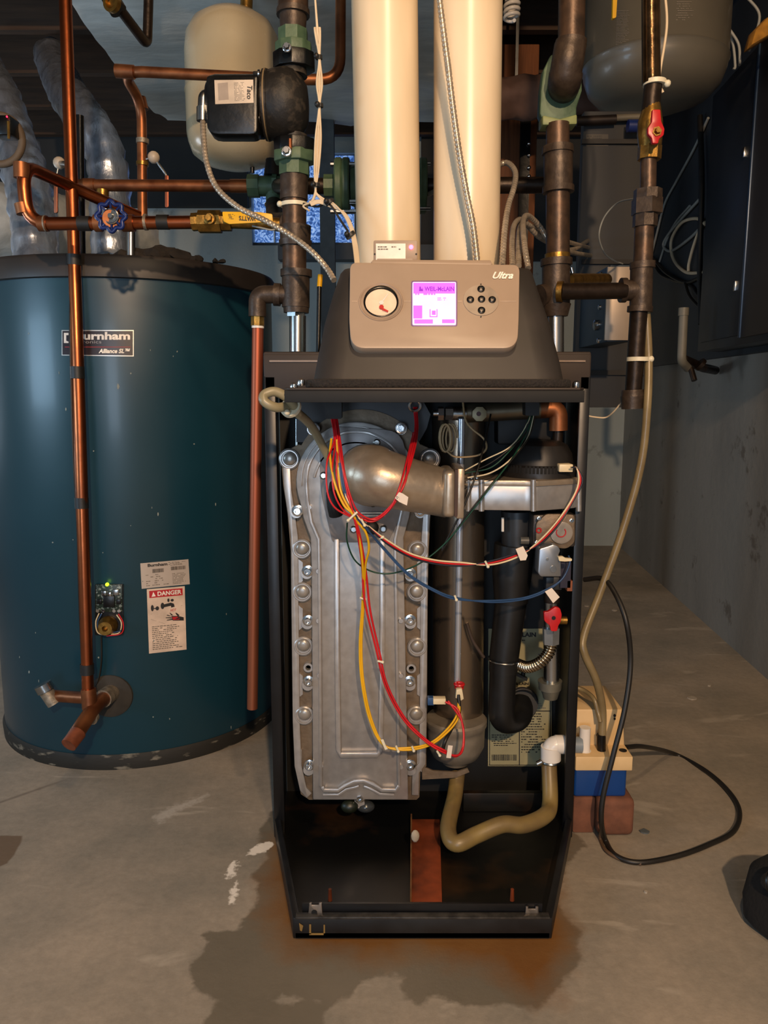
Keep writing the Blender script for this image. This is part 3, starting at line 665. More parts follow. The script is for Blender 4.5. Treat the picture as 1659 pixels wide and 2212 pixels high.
# scuffs of white paint on the tank
m = MB()
for i in range(34):
    x, y = random.uniform(40, 560), random.uniform(700, 1600); w_, h_ = random.uniform(.8, 2.2), random.uniform(1.5, 5)
    if i == 0: x, y, w_, h_ = 255, 835, 4, 8
    m.add([TANK.at(x + math.cos(a) * w_ * random.uniform(.6, 1), y + math.sin(a) * h_ * random.uniform(.6, 1), .0006) for a in (0, 1.2, 2.2, 3.3, 4.4, 5.4)], [[0, 1, 2, 3, 4, 5]])
stuff(m.build('paint_fleck', M('chipped_white', '#7d847e', .6), t, flat=True))
# things on the tank top
t = thing('rubble_heap', 'dark crumbled insulation scraps lying on top of the blue tank', 'debris', (-.62, 1.9, 1.2))
m = MB()
for (x, y, r) in ((350, 545, 34), (310, 545, 30), (270, 545, 24), (385, 548, 26), (230, 540, 22), (420, 555, 16), (330, 530, 30), (465, 566, 8), (480, 566, 6), (110, 548, 12), (60, 548, 14), (140, 546, 10)):
    c = P(x, y, 1.88); kk = r * mpp(x, y, 1.88); c.z = 1.2 + kk * .35; s0 = len(m.v); m.ball(c, kk, 14, (1.3, 1.4, .7))
    for i in range(s0, len(m.v)): m.v[i] += Vector([noise.noise(m.v[i] * 40 + Vector((s * 9, 0, 0))) * .014 for s in range(3)])
m.v = [Vector((p.x, p.y, max(p.z, 1.204))) for p in m.v]
stuff(m.build('scraps', M('dark_crumbled_foam', '#231d17', .95, 0, .4, 40, .8), t, ang=30))
t = thing('tank_nipple', 'short dusty steel nipple standing on the blue tank top', 'pipe', P(282, 548, 1.84)); MB().seg(P(283, 556, 1.84), P(283, 500, 1.84), 9 * mpp(283, 500, 1.84), n=14).build('nipple', STEEL, t)
# ================================================================== COPPER PIPES LEFT
t = thing('copper_riser', 'tall bright copper pipe running down in front of the blue tank', 'copper pipe', P(190, 1510, 1.66))
pipe(t, 'pipe', [(140, -40, 1.78), (160, 545, 1.71), (172, 900, 1.68), (190, 1490, 1.66)], 13.5, COPPER, .3)
def tband(t, a, b, rpx, mat=TAPE, name='tape_band'): MB().seg(P(*a), P(*b), rpx * mpp(*a), n=20).build(name, mat, t)
tband(t, (160, 550, 1.71), (160.5, 573, 1.71), 15); tband(t, (167, 792, 1.687), (168, 818, 1.686), 14.8); tband(t, (176, 1075, 1.675), (177, 1098, 1.674), 14.6); tband(t, (188, 1434, 1.663), (188.5, 1456, 1.662), 14.6)
wire('cable', [(154, 590, 1.70), (152, 700, 1.69), (155, 850, 1.68), (160, 1000, 1.675), (168, 1150, 1.67), (172, 1300, 1.665), (178, 1440, 1.66)], 3, IRON_DARK, t)
t = thing('drain_tee', 'dusty copper drain tee with angled stub and capped side valve at the tank foot', 'pipe fitting', P(190, 1520, 1.6))
pipe(t, 'tee', [(191, 1488, 1.66), (194, 1530, 1.655)], 16, COPPER_DULL)
pipe(t, 'stub', [(262, 1478, 1.79), (205, 1525, 1.66), (150, 1608, 1.56)], 15, COPPER_DULL)
pipe(t, 'end_cap', [(170, 1582, 1.585), (148, 1610, 1.555)], 17, M('rusty_cap', '#7a4128', .6, .4, .3, 40)); pipe(t, 'coupling', [(248, 1490, 1.76), (222, 1510, 1.70)], 19, SOLDER); pipe(t, 'solder_ring', [(198, 1545, 1.65), (193, 1552, 1.64)], 18, SOLDER)
pipe(t, 'branch_pipe', [(190, 1508, 1.66), (115, 1503, 1.69)], 13, COPPER_DULL); pipe(t, 'valve_body', [(118, 1520, 1.68), (98, 1490, 1.68)], 15, SOLDER)
pipe(t, 'valve_cap', [(100, 1492, 1.675), (92, 1478, 1.675)], 19, STEEL, n=12)
# lower horizontal run with valves
t = thing('valve_pipe_run', 'copper pipe run with blue wheel valve and yellow lever valve above the blue tank', 'copper pipe', P(330, 500, 1.58))
YV = 1.58
pipe(t, 'pipe', [(430, 480, YV), (60, 484, YV), (47, 355, YV), (140, 397, YV + .14), (300, 468, YV + .24)], 14, COPPER, .045)
for a, b in (((46, 352, YV), (47, 385, YV)), ((48, 440, YV), (53, 462, YV)), ((84, 483, YV), (103, 483, YV))): tband(t, a, b, 16.5, COPPER_DULL, 'elbow')
tband(t, (100, 483, YV), (97, 483, YV), 17, SOLDER, 'solder_ring'); tband(t, (312, 480, YV), (318, 480, YV), 17, SOLDER, 'solder_ring')
tband(t, (170, 483, YV), (196, 483, YV), 15.5); tband(t, (340, 480, YV), (365, 480, YV), 15.5)
gv = MB(); gv.seg(P(205, 482, YV), P(220, 482, YV), 18 * mpp(240, 480, YV)); gv.seg(P(265, 482, YV), P(290, 482, YV), 18 * mpp(240, 480, YV)); gv.seg(P(238, 482, YV), P(240, 472, YV - .09), 17 * mpp(240, 480, YV)); gv.ball(P(240, 482, YV), 18 * mpp(240, 480, YV), 14)
g = gv.build('gate_valve', COPPER_DULL, t); c = P(240, 467, YV - .09); k = mpp(240, 467, YV - .09); m = MB()
for i in range(60):
    pass
ring = [c + Vector((math.cos(a), 0, math.sin(a))) * (29 + 3.5 * math.cos(8 * a)) * k for a in [2 * math.pi * i / 64 for i in range(65)]]
m.tube(ring, 4.5 * k, 8)
for i in range(8):
    a = 2 * math.pi * i / 8; m.seg(c + Vector((math.cos(a), 0, math.sin(a))) * 13 * k, c + Vector((math.cos(a), 0, math.sin(a))) * 28 * k, 2.6 * k, n=6)
m.build('handwheel', BLUEV, g, ang=60)
MB().lathe(c + Vector((0, .002, 0)), (0, -1, 0), [(0, 17 * k), (.004, 17 * k), (.005, 15 * k), (.003, 13 * k), (.003, 7 * k), (.009, 5 * k)], 24).build('wheel_hub', STEEL, g)
bvm = MB(); k = mpp(450, 478, YV)
bvm.seg(P(415, 480, YV), P(432, 479, YV), 19 * k, n=8); bvm.seg(P(430, 479, YV), P(478, 479, YV), 24 * k, n=8); bvm.seg(P(478, 479, YV), P(500, 479, YV), 20 * k, n=8); bvm.seg(P(500, 480, YV), P(610, 484, YV), 13 * k)
bv = bvm.build('ball_valve', BRASS, t, ang=30)
hexbolt(P(453, 473, YV - .028), (0, -1, 0), 8 * k, .014, BRASS, bv, 'stem_nut')
sY = YP(YV - .035); MB().slab(roundpoly([(480, 457), (560, 458), (588, 462), (590, 484), (570, 480), (495, 484), (482, 478)], 3), sY, .006).build('lever', YEL, bv, bev=.001)
text('WATTS', [(552, 478), (516, 476), (516, 466), (552, 468)], sY, .0068, INK, bv, .03); fine([(493, 462), (508, 462), (508, 474), (493, 474)], sY, .0066, 5, INK, bv, 3)
pipe(t, 'grey_wire', [(545, 488, YV - .02), (590, 498, YV - .03), (604, 490, YV - .02)], 2, W_GREY)
# T-handle copper run (upper horizontal)
t = thing('upper_copper_run', 'dull copper pipe running level to the green valve body', 'copper pipe', P(350, 400, 1.9)); YU = 1.86
pipe(t, 'pipe', [(150, 400, YU), (538, 402, YU)], 12.5, COPPER_DULL); tband(t, (180, 400, YU), (205, 400, YU), 14, COPPER_DULL, 'tee'); tband(t, (498, 402, YU), (538, 402, YU), 14, COPPER_DULL, 'adapter')
tband(t, (222, 410, YU), (222, 440, YU), 13, BRASS, 'branch'); pipe(t, 'drop_pipe', [(172, 250, YU + .08), (176, 560, YU + .08)], 9, BLACKP)
# elbowed run above
t = thing('looped_copper_run', 'dark copper pipe bending behind the pump and up beside the vent pipe', 'copper pipe', P(265, 160, 2.0)); YT = 1.98
pipe(t, 'pipe', [(736, -40, YT), (735, 172, YT), (640, 172, YT), (262, 153, YT), (306, 222, YT + .1), (308, 470, YT + .1)], 11.5, COPPER_DULL, .05)
for a, b in (((250, 153, YT), (290, 156, YT)), ((301, 212, YT + .1), (307, 238, YT + .1))): tband(t, a, b, 14, COPPER_DULL, 'elbow')
tband(t, (308, 300, YT + .1), (308, 310, YT + .1), 13.5, SOLDER, 'solder_ring'); tband(t, (308, 350, YT + .1), (308, 358, YT + .1), 13.5, BRASS, 'solder_ring')
t = thing('black_pipe_hook', 'black iron pipe hook hanging from the ceiling at the top left', 'iron pipe', P(320, 100, 2.1))
pipe(t, 'pipe', [(228, -40, 2.0), (250, 8, 2.0), (318, 98, 2.12), (322, -40, 2.12)], 11, IRON_DARK, .02); tband(t, (232, -15, 2.0), (256, 24, 2.0), 19, IRON_DARK, 'elbow')
MB().lathe(P(246, 8, 1.98), (-.4, -1, 0), [(0, .022), (.012, .022), (.012, .015), (.004, .014)], 18).build('union_ring', BRASS, t)
for i, (x0, y0, lab_) in enumerate(((332, 340, 'copper-coloured drop handle hanging from a white knob beside the dark copper pipe'), (128, 352, 'copper-coloured drop handle left of the tall copper pipe'))):
    t = thing('lever_handle', lab_, 'handle', P(x0, y0, 2.1)); Yh = 2.08
    MB().ball(P(x0, y0, Yh), 13 * mpp(x0, y0, Yh), 12).build('knob', M('chipped_white_knob', '#b9aa96', .4), t)
    dx = 28 if i == 0 else -8
    pipe(t, 'side_stub', [(x0, y0, Yh), (308, 346, Yh)] if i == 0 else [(x0, y0, Yh), (172, y0 + 4, YU + .08)], 5, STEEL)
    pipe(t, 'stem', [(x0, y0, Yh), (x0 + dx, y0 + 38, Yh), (x0 + dx, y0 + 60, Yh)], 2.6, STEEL, .01)
    MB().slab(roundpoly(rect(x0 + dx - 4, y0 + 38, x0 + dx + 4, y0 + 108), 4), YP(Yh), .006).build('grip', COPPER_RED, t, bev=.001)
t = thing('hose_loop', 'loop of dusty brown hose at the left edge beside the silver duct', 'hose', P(0, 370, 2.0)); c = P(-2, 302, 2.0); k = mpp(0, 300, 2.0)
MB().torus(c, (0, 1, 0), 50 * k, 8 * k, 40, 12).build('hose', M('dusty_hose', '#5a4a38', .7, 0, .2, 20), t)
t = thing('pressure_switch', 'small black pressure switch with red lamp at the left edge', 'switch', P(10, 300, 1.95))
pbox(MB(), -20, 248, 24, 290, 1.95, .05).build('housing', BLACKP, t, bev=.003); MB().seg(P(18, 262, 1.94), P(19, 300, 1.94), 3 * k, n=8).build('stem', BRASS, t)
MB().ball(P(15, 252, 1.945), 2 * k, 8).build('lamp', M('red_led', '#ff2040', .3, emit='#ff2040', es=3), t)
# ================================================================== LEFT IRON RISER AND PUMP
YR = 1.55
t = thing('return_riser', 'brown iron pipe riser of stacked fittings left of the white vent pipes', 'iron pipe', P(643, 752, YR))
for nm, x, y0, y1, r0, mt, r1, n_ in (('pipe', 633, -40, 24, 33, IRON, None, 18), ('coupling', 633, 22, 34, 36, CAST, None, 18), ('coupling', 633, 34, 68, 30, CAST, 27, 18),
    ('pipe', 636, 428, 600, 26, IRON, None, 18), ('coupling', 635, 380, 432, 30, CAST, None, 18), ('collar', 636, 372, 382, 27, CAST, None, 18),
    ('coupling', 638, 488, 522, 34, CAST, 33, 18), ('collar', 638, 520, 532, 36, CAST, 34, 18), ('collar', 640, 583, 598, 34, CAST, None, 18), ('tee', 639, 598, 664, 30, CAST, None, 18),
    ('collar', 640, 662, 676, 28, CAST, 27, 18), ('locknut', 640, 676, 684, 21, STEEL, None, 6), ('silver_pipe', 643, 682, 760, 18, STEEL, None, 20)): col(t, nm, x, y0, y1, r0, YR, mt, r1, n_)
pipe(t, 'side_branch', [(630, 637, YR), (595, 636, YR)], 20, CAST); pipe(t, 'collar', [(606, 637, YR), (592, 636, YR)], 24, CAST)
pipe(t, 'elbow', [(596, 636, YR), (556, 636, YR), (556, 672, YR)], 19, CAST, .03)
for i in range(1): tie(P(636, 443, YR), (0, 0, 1), 28 * mpp(636, 443, YR), .0035, NYLON, t, (-.9, -.3, 0))
t = thing('relief_pipe', 'straight reddish copper relief pipe between the blue tank and boiler', 'copper pipe', P(545, 1530, 1.6))
col(t, 'collar', 556, 662, 684, 19, YR, CAST); col(t, 'adapter', 557, 682, 704, 15, YR, BRASS, n=8); col(t, 'thread_tape', 557, 703, 709, 13.5, YR, WHITEP)
pipe(t, 'pipe', [(557, 705, YR), (545, 1530, YR)], 12.3, COPPER_RED)
# pump
t = thing('circulator_pump', 'black circulator pump with white label clamped in the left iron riser', 'pump', P(630, 300, YR)); k = mpp(630, 220, YR)
m = MB(); c = P(560, 228, YR); m.lathe(P(452, 232, YR), (1, 0, 0), [(0, 48 * k), (8 * k, 60 * k), (20 * k, 63 * k), (115 * k, 63 * k)], 40); m.build('motor', BLACKP, t, ang=40)
tb = MB().slab(roundpoly(rect(446, 163, 556, 290), [6, 6, 14, 26]), YP(YR - .02), .045); tb.build('terminal_box', BLACKP, t, bev=.003)
LS = YP(YR - .065); lb = MB().slab([(463, 173), (547, 172), (548, 222), (465, 225)], LS, .0006).build('motor_label', M('label_paper', '#bfae9a', .45), t)
text('Taco', [(545, 185), (544, 214), (533, 214), (534, 185)], LS, .0012, INK, lb, .02, .2)
m = MB(); m.slab([(470, 180), (492, 178), (494, 215), (472, 217)], LS, .0001, .0006); m.build('grey_print', M('pale_grey_ink', '#9a8b7d', .5), lb)
fine([(505, 178), (530, 177), (531, 218), (507, 219)], LS, .001, 14, GREYINK, lb, 5, .3)
MB().lathe(P(560, 228, YR), (1, 0, 0), [(0, 58 * k), (10 * k, 62 * k), (12 * k, 70 * k), (22 * k, 70 * k), (24 * k, 66 * k)], 40).build('motor_flange', BLACKDUSTY, t, ang=30)
MB().lathe(P(576, 228, YR), (1, 0, 0), [(0, 71 * k), (3 * k, 71 * k)], 40).build('gasket_ring', M('tan_gasket', '#7a6648', .6), t)
MB().lathe(P(582, 228, YR), (1, 0, 0), [(0, 68 * k), (15 * k, 72 * k), (35 * k, 75 * k), (55 * k, 70 * k), (72 * k, 55 * k), (82 * k, 38 * k), (84 * k, 20 * k)], 40).build('volute', BLACKDUSTY, t, ang=40)
for a in (.6, 2.1, 3.9, 5.5):
    hexbolt(P(572, 228, YR) + Vector((-.004, math.cos(a) * 60 * k, math.sin(a) * 60 * k)), (-1, 0, 0), 6 * k, .012, STEEL, t)
MB().seg(P(632, 150, YR), P(632, 165, YR), 30 * k, 32 * k).build('neck', BLACKDUSTY, t); MB().seg(P(634, 292, YR), P(634, 306, YR), 30 * k).build('neck', BLACKDUSTY, t)
def oval(t, name, x, y0, y1, rx, ry, mat, n=8):
    a = P(x, (y0 + y1) / 2, YR); h = (y1 - y0) * k / 2; m = MB()
    pl = [Vector((a.x + rx * k * math.cos(2 * math.pi * (i + .5) / n), a.y + ry * k * math.sin(2 * math.pi * (i + .5) / n), a.z + h)) for i in range(n)]
    m.prism(pl, (0, 0, -2 * h)); return m.build(name, mat, t, bev=.002)
oval(t, 'black_flange', 635, 118, 150, 46, 40, BLACKP, 10); oval(t, 'green_flange', 634, 96, 120, 40, 38, GREEN, 10); col(t, 'green_neck', 633, 66, 100, 33, YR, GREEN, None, 8)
oval(t, 'black_flange', 636, 303, 330, 46, 40, BLACKP, 10); oval(t, 'green_flange', 636, 328, 352, 46, 42, GREEN, 8); col(t, 'green_neck', 636, 350, 380, 34, YR, GREEN, None, 8)
hexbolt(P(627, 128, YR) + Vector((0, -.048, 0)), (0, -1, 0), 6.5 * k, .012, CHROME, t); hexbolt(P(626, 344, YR) + Vector((0, -.047, 0)), (0, -1, 0), 7.5 * k, .012, CHROME, t)
MB().seg(P(627, 322, YR - .045), P(627, 300, YR - .045), 4 * k, n=8).build('stud', COPPER_DULL, t)
m = MB(); m.seg(P(438, 262, YR - .03), P(438, 232, YR - .03), 13 * k, n=12); m.tube(fillet([P(438, 240, YR - .03), P(440, 205, YR - .03), P(455, 205, YR - .02)], .02), 11 * k, 12); m.build('conduit_connector', STEEL, t)
# green bypass fitting
t = thing('check_valve', 'green cast check valve between the level copper pipe and left riser', 'valve', P(570, 430, 1.7))
m = MB(); kk = mpp(570, 400, YU); m.seg(P(536, 402, YU), P(560, 402, YU), 24 * kk, n=8); m.seg(P(556, 402, YU), P(612, 402, YU), 21 * kk); m.seg(P(590, 402, YU), P(600, 402, YU), 27 * kk, n=8)
m.seg(P(590, 405, YU), P(592, 440, YU), 17 * kk); m.build('body', GREEN, t, ang=32)
MB().seg(P(589, 380, YU), P(590, 345, YU), 19 * kk, 16 * kk, 12).build('actuator', BLACKP, t)
MB().seg(P(600, 402, YU), P(640, 405, YR + .03), 16 * kk).build('link_pipe', IRON_DARK, t); pipe(t, 'ring', [(592, 440, YU), (592, 446, YU)], 20, BRASS)
pipe(t, 'iron_elbow', [(592, 440, YU), (594, 480, YU - .1), (625, 480, YR + .02)], 18, CAST, .04)
# flanged pump behind the vent pipe
t = thing('flanged_valve', 'green flanged valve seen edge-on behind the left vent pipe', 'valve', P(745, 460, 1.72)); YF = 1.80; k = mpp(745, 400, YF)
MB().seg(P(655, 402, YF), P(1180, 400, YF), 17 * k).build('iron_pipe', IRON_DARK, t); MB().seg(P(700, 402, YF), P(726, 402, YF), 24 * k, n=8).build('hex_neck', GREEN, t, ang=30)
for x in (724, 740, 905): MB().lathe(P(x, 402, YF), (1, 0, 0), [(0, 54 * k), (3 * k, 57 * k), (13 * k, 57 * k), (16 * k, 54 * k)], 32).build('flange', GREEN, t, ang=32)
MB().lathe(P(758, 402, YF), (1, 0, 0), [(0, 40 * k), (30 * k, 50 * k), (110 * k, 50 * k), (148 * k, 40 * k)], 24).build('volute', GREEN, t)
for y in (355, 435, 457): MB().seg(P(714, y, YF - .03), P(775, y, YF - .03), 5 * k, n=8).build('bolt', CHROME, t)
for y in (353, 450): MB().seg(P(900, y, YF - .03), P(930, y, YF - .03), 4 * k, n=8).build('bolt', CHROME, t)
# ================================================================== VENT PIPES
YW = 1.50
for i, (x0, x1, xt0, xt1, lb) in enumerate(((772, 910, 752, 905, 'left cream plastic vent pipe rising from the boiler'), (938, 1080, 933, 1090, 'right cream plastic vent pipe with armoured conduit crossing it'))):
    t = thing('vent_pipe', lb, 'vent pipe', P((x0 + x1) / 2, 760, YW), 'cream vent pipes on the boiler')
    a = P((x0 + x1) / 2 + (2 if i == 0 else -1), 640, YW); b = P((xt0 + xt1) / 2 + (1 if i == 0 else 0), -60, YW); r = (x1 - x0) / 2 * mpp(x0, 500, YW)
    a.z = .975; b = up_to(b, a); MB().seg(a, b, r, r * 1.0, 64).build('pipe', PVC, t, ang=40)
# ================================================================== RIGHT IRON RISER
YQ = 1.55
t = thing('supply_riser', 'brown iron pipe riser with big elbow right of the vent pipes', 'iron pipe', P(1198, 752, YQ))
m = MB(); k = mpp(1230, 100, YQ)
MB().tube([up_to(P(1236, -40, YQ - .02), P(1234, 92, YQ - .02)), P(1234, 92, YQ - .02)], 28 * k, 20).build('pipe', IRON, t); MB().tube([P(1234, 88, YQ - .02), P(1233, 100, YQ - .02)], 33 * k, 20).build('collar', CAST, t)
MB().tube(smooth([P(1232, 98, YQ - .02), P(1225, 140, YQ - .02), P(1220, 175, YQ), P(1215, 196, YQ + .06)]), [34 * k] * 12 + [36 * k] * 6 + [35 * k] * 7, 22).build('elbow', CAST, t)
gf = MB(); gf.slab([(1190, 118), (1205, 112), (1256, 130), (1258, 195), (1246, 232), (1246, 262), (1174, 264), (1166, 245), (1168, 195), (1174, 150)], YP(YQ + .06), .03); gf.build('green_flange', GREEN, t, bev=.004)
gf = MB(); gf.slab([(1172, 248), (1210, 256), (1247, 246), (1247, 268), (1172, 270)], YP(YQ + .03), .04); gf.build('flange_collar', M('light_green_paint', '#77804f', .5, 0, .15, 40), t, bev=.003)
for nm, x, y0, y1, r0, mt, r1, n_ in (('pipe', 1205, 268, 330, 25, IRON, None, 18), ('collar', 1205, 316, 332, 33, CAST, 34, 18), ('coupling', 1206, 332, 405, 31, CAST, None, 18), ('collar', 1206, 403, 416, 34, CAST, None, 18),
    ('pipe', 1205, 414, 560, 25.5, IRON, 25.5, 18), ('thread_ring', 1204, 548, 560, 27, BRASS, None, 18), ('collar', 1202, 559, 574, 34, CAST, None, 18), ('tee', 1201, 572, 660, 30, CAST, None, 18),
    ('collar', 1200, 658, 684, 33, CAST, 26, 18), ('silver_pipe', 1199, 682, 762, 19, STEEL, None, 20)): col(t, nm, x, y0, y1, r0, YQ, mt, r1, n_)
pipe(t, 'side_boss', [(1186, 636, YQ), (1166, 640, YQ - .01)], 24, CAST)
pipe(t, 'brass_valve', [(1228, 605, YQ + .03), (1310, 604, YQ + .2)], 14, BRASS); pipe(t, 'bleed_screw', [(1237, 590, YQ + .02), (1234, 578, YQ + .02)], 4, CHROME)
pipe(t, 'cross_pipe', [(1208, 630, YQ - .035), (1350, 628, YQ - .01)], 17.5, IRON_DARK); pipe(t, 'collar', [(1204, 630, YQ - .03), (1216, 630, YQ - .034)], 22, BRASS)
YG = 1.55
t = thing('gas_pipe', 'dark iron gas pipe with red lever valve and capped drip leg', 'gas pipe', P(1366, 883, YG))
k = mpp(1400, 300, YG)
for nm, x, y0, y1, r0, mt, r1, n_, x1 in (('pipe', 1406, -40, 180, 20, M('varnished_pipe', '#5a4630', .2, .9, .3, 50, .2), 20, 18, 1407), ('pipe', 1412, 175, 240, 19, IRON_DARK, 19, 18, 1405),
    ('pipe', 1401, 340, 418, 17, IRON, 17, 18, 1400), ('union_nut', 1400, 410, 432, 30, CAST, 30, 8, 1399), ('union_nut', 1398, 430, 463, 33, CAST, 33, 6, 1397), ('union_base', 1394, 462, 490, 26, CAST, 26, 8, 1393),
    ('pipe', 1392, 488, 566, 20.5, IRON, 20.5, 18, 1389), ('collar', 1388, 566, 580, 27, CAST, 27, 18, 1388), ('tee', 1386, 578, 664, 24, CAST, 24, 18, 1384), ('collar', 1383, 662, 674, 27, CAST, 27, 18, 1382),
    ('drip_leg', 1380, 672, 846, 19, IRON_DARK, 18, 18, 1368), ('end_cap', 1367, 842, 856, 23, CAST, 25, 18, 1367), ('end_cap', 1366, 856, 883, 25, CAST, 23, 18, 1366)): col(t, nm, x, y0, y1, r0, YG, mt, r1, n_, x1)
pipe(t, 'tee_branch', [(1384, 628, YG), (1352, 627, YG)], 22, CAST); pipe(t, 'collar', [(1352, 627, YG), (1340, 627, YG)], 26, CAST)
vb = MB(); vb.tube([P(1408, 225, YG), P(1407, 245, YG), P(1405, 262, YG), P(1404, 290, YG), P(1404, 318, YG)], [18 * k, 22 * k, 26 * k, 27 * k, 24 * k], 16); vb.seg(P(1404, 316, YG), P(1402, 345, YG), 25 * k, n=8); vb.seg(P(1410, 285, YG), P(1416, 285, YG - .05), 9 * k)
v = vb.build('ball_valve', BRASS, t, ang=32)
sY = YP(YG - .045); m = MB(); m.slab(roundpoly([(1410, 236), (1427, 236), (1429, 262), (1436, 278), (1434, 292), (1424, 300), (1422, 310), (1410, 310), (1408, 298), (1400, 290), (1400, 276), (1408, 264)], 3), sY, .010); m.build('lever', RED, v, bev=.0015)
MB().lathe(P(1419, 284, YG - .055), (0, -1, 0), [(0, 10 * k), (.002, 10 * k), (.002, 7 * k), (.008, 5 * k)], 6).build('lever_nut', BRASS, v)
tie(P(1414, 180, YG), (0, 0, 1), 22 * k, .004, NYLON, t, (1, -.5, -.2)); tie(P(1378, 776, YG), (0, 0, 1), 22 * mpp(1378, 776, YG), .004, NYLON, t, (1, -.4, 0))
wire('fixing_wire', [(1436, -20, YG), (1440, 60, YG), (1424, 170, YG), (1432, 200, YG)], 3, W_CREAM, t)
# clear drain tube
CLEAR = M('cloudy_vinyl_tube', '#7d6c4c', .3, 0, .15, 20, .1, col2='#94835f', trans=.25)
t = thing('condensate_tube', 'long cloudy brown vinyl tube hanging beside the gas pipe into the pump', 'tube', P(1300, 1615, 1.45))
wire('tube', [(1396, 672, YG), (1401, 776, YG - .005), (1398, 880, YG - .02), (1385, 1000, 1.53), (1350, 1130, 1.53), (1300, 1270, 1.52), (1262, 1370, 1.50), (1262, 1410, 1.49), (1288, 1470, 1.49), (1301, 1530, 1.495), (1301, 1588, 1.49)], 8.5, CLEAR, t, 12)
MB().seg(P(1299, 1586, 1.49), P(1299, 1622, 1.49), 9.5 * mpp(1299, 1600, 1.49)).build('barb_fitting', BLACKP, t)
# ================================================================== THE BOILER
t = BO = thing('boiler', 'open-fronted black boiler cabinet with grey control hood and exposed wiring', 'boiler', (.08, 1.4, 0))
XL, XR, YB0, YB1, ZT = -.2245, .3855, 1.457, 1.63, .976
FL, FR, YFt = -.147, .275, 1.156
# side panels with return flanges
def panel(x0, x1, lip):
    m = MB(); m.box(min(x0, x1), max(x0, x1), YB0, YB1, .0, ZT - .02); a, b = (x0, x0 + lip)
    m.box(min(a, b), max(a, b), YB0 - .004, YB0 + .006, .0, ZT - .045); return m.build('side_panel', CABI, t, bev=.002)
panel(XL, XL + .004, .022); panel(XR, XR - .004, -.020)
MB().box(XL + .006, XR - .006, YB1 - .012, YB1, .0, ZT - .02).build('back_panel', CABI_IN, t)
m = MB(); m.box(XL, XR, YB0 - .002, YB1, ZT - .012, ZT); m.box(XL, XR, YB0 - .004, YB0 + .004, ZT - .072, ZT - .004); m.build('top_cap', TOPCAP, t, bev=.004)
MB().box(XL + .012, XR - .012, YB0 - .007, YB0 - .003, ZT - .019, ZT - .016).build('cap_seam', M('pale_edge', '#7d6c5e', .4, .3), t)
# base pan
pl = [(FL, YFt), (FR, YFt), (XR - .002, YB0), (XR - .002, YB1 - .012), (XL + .002, YB1 - .012), (XL + .002, YB0)]
m = MB(); m.prism([(x, y, .012) for x, y in pl], (0, 0, -.010)); m.build('base_pan', RUSTPAN, t)
def wallstrip(name, pts, z0, z1, th, mat, bev=.0015):
    m = MB(); n = len(pts); c = Vector((.08, 1.4))
    vs = []
    for z in (z0, z1):
        for s_ in (0, 1):
            for i, p in enumerate(pts):
                p = Vector(p); vs.append((p.x + (c.x - p.x) * 0 + (th * (1 if p.x < c.x else -1) if s_ else 0), p.y + (th if s_ else 0), z))
    f = []
    for i in range(n - 1):
        a, b, c_, d = i, i + 1, n + i, n + i + 1
        f += [[a, b, 2 * n + b, 2 * n + a], [c_, 2 * n + c_, 2 * n + d, d], [2 * n + a, 2 * n + b, 2 * n + d, 2 * n + c_], [a, c_, d, b]]
    f += [[0, 2 * n, 3 * n, n], [n - 1, 2 * n - 1, 4 * n - 1, 3 * n - 1]]
    m.add(vs, f); return m.build(name, mat, t, bev=bev)
wallstrip('pan_wall', [(XL, YB0 + .002), (FL - .004, YFt), (FR + .004, YFt), (XR, YB0 + .002)], .002, .040, .010, M('dusty_black_steel', '#0c0c0d', .42, .1, .3, 20, .15, col2='#191a1c'))
MB().box(FL + .01, FR - .01, YFt + .014, YFt + .018, .012, .056).build('inner_flange', CABI, t)
m = MB(); m.box(FL, FR, YFt - .001, YFt + .012, .038, .042); m.build('front_lip', M('mottled_grey_edge', '#2c2b2a', .35, .4, .4, 60, .2, col2='#4d4a46'), t, bev=.001)  # lip in mottled grey, paler than the pan wall
for i, x in enumerate((681, 1149)):
    S = YP(YFt + .012); y = 1953 if i == 0 else 1961
    c_ = MB().slab([(x - 16, y + 32), (x - 13, y + 2), (x - 13, y - 2), (x - 8, y - 2), (x - 8, y + 3), (x + 8, y + 3), (x + 8, y - 2), (x + 14, y - 2), (x + 14, y + 4), (x + 16, y + 32)], S, .003).build('spring_clip', M('clip_steel', '#8d857d', .35, .8), t, bev=.0004)
    MB().lathe(S.at(x - 2, y + 18, .003), (0, -1, 0), [(0, .005), (.0008, .005)], 12).build('clip_hole', CABI_IN, c_)
S = YP(YFt - .001); MB().slab([(646, 1994), (655, 2000), (652, 2012), (648, 2010)], S, .0005).build('rust_chip', M('yellow_rust', '#7d6230', .8), t); m = MB()
m.slab(rect(668, 1997, 672, 2018), S, .0006); m.slab(rect(699, 1998, 702, 2020), S, .0006); m.slab(rect(668, 2016, 702, 2020), S, .0006); m.build('rusted_slot', M('yellow_rust', '#7d6230', .8), t)
for x in (713, 1106): MB().lathe(G(x, 1945, .012), (0, 0, 1), [(0, .004), (.022, .003)], 8).build('stud', RUST, t)
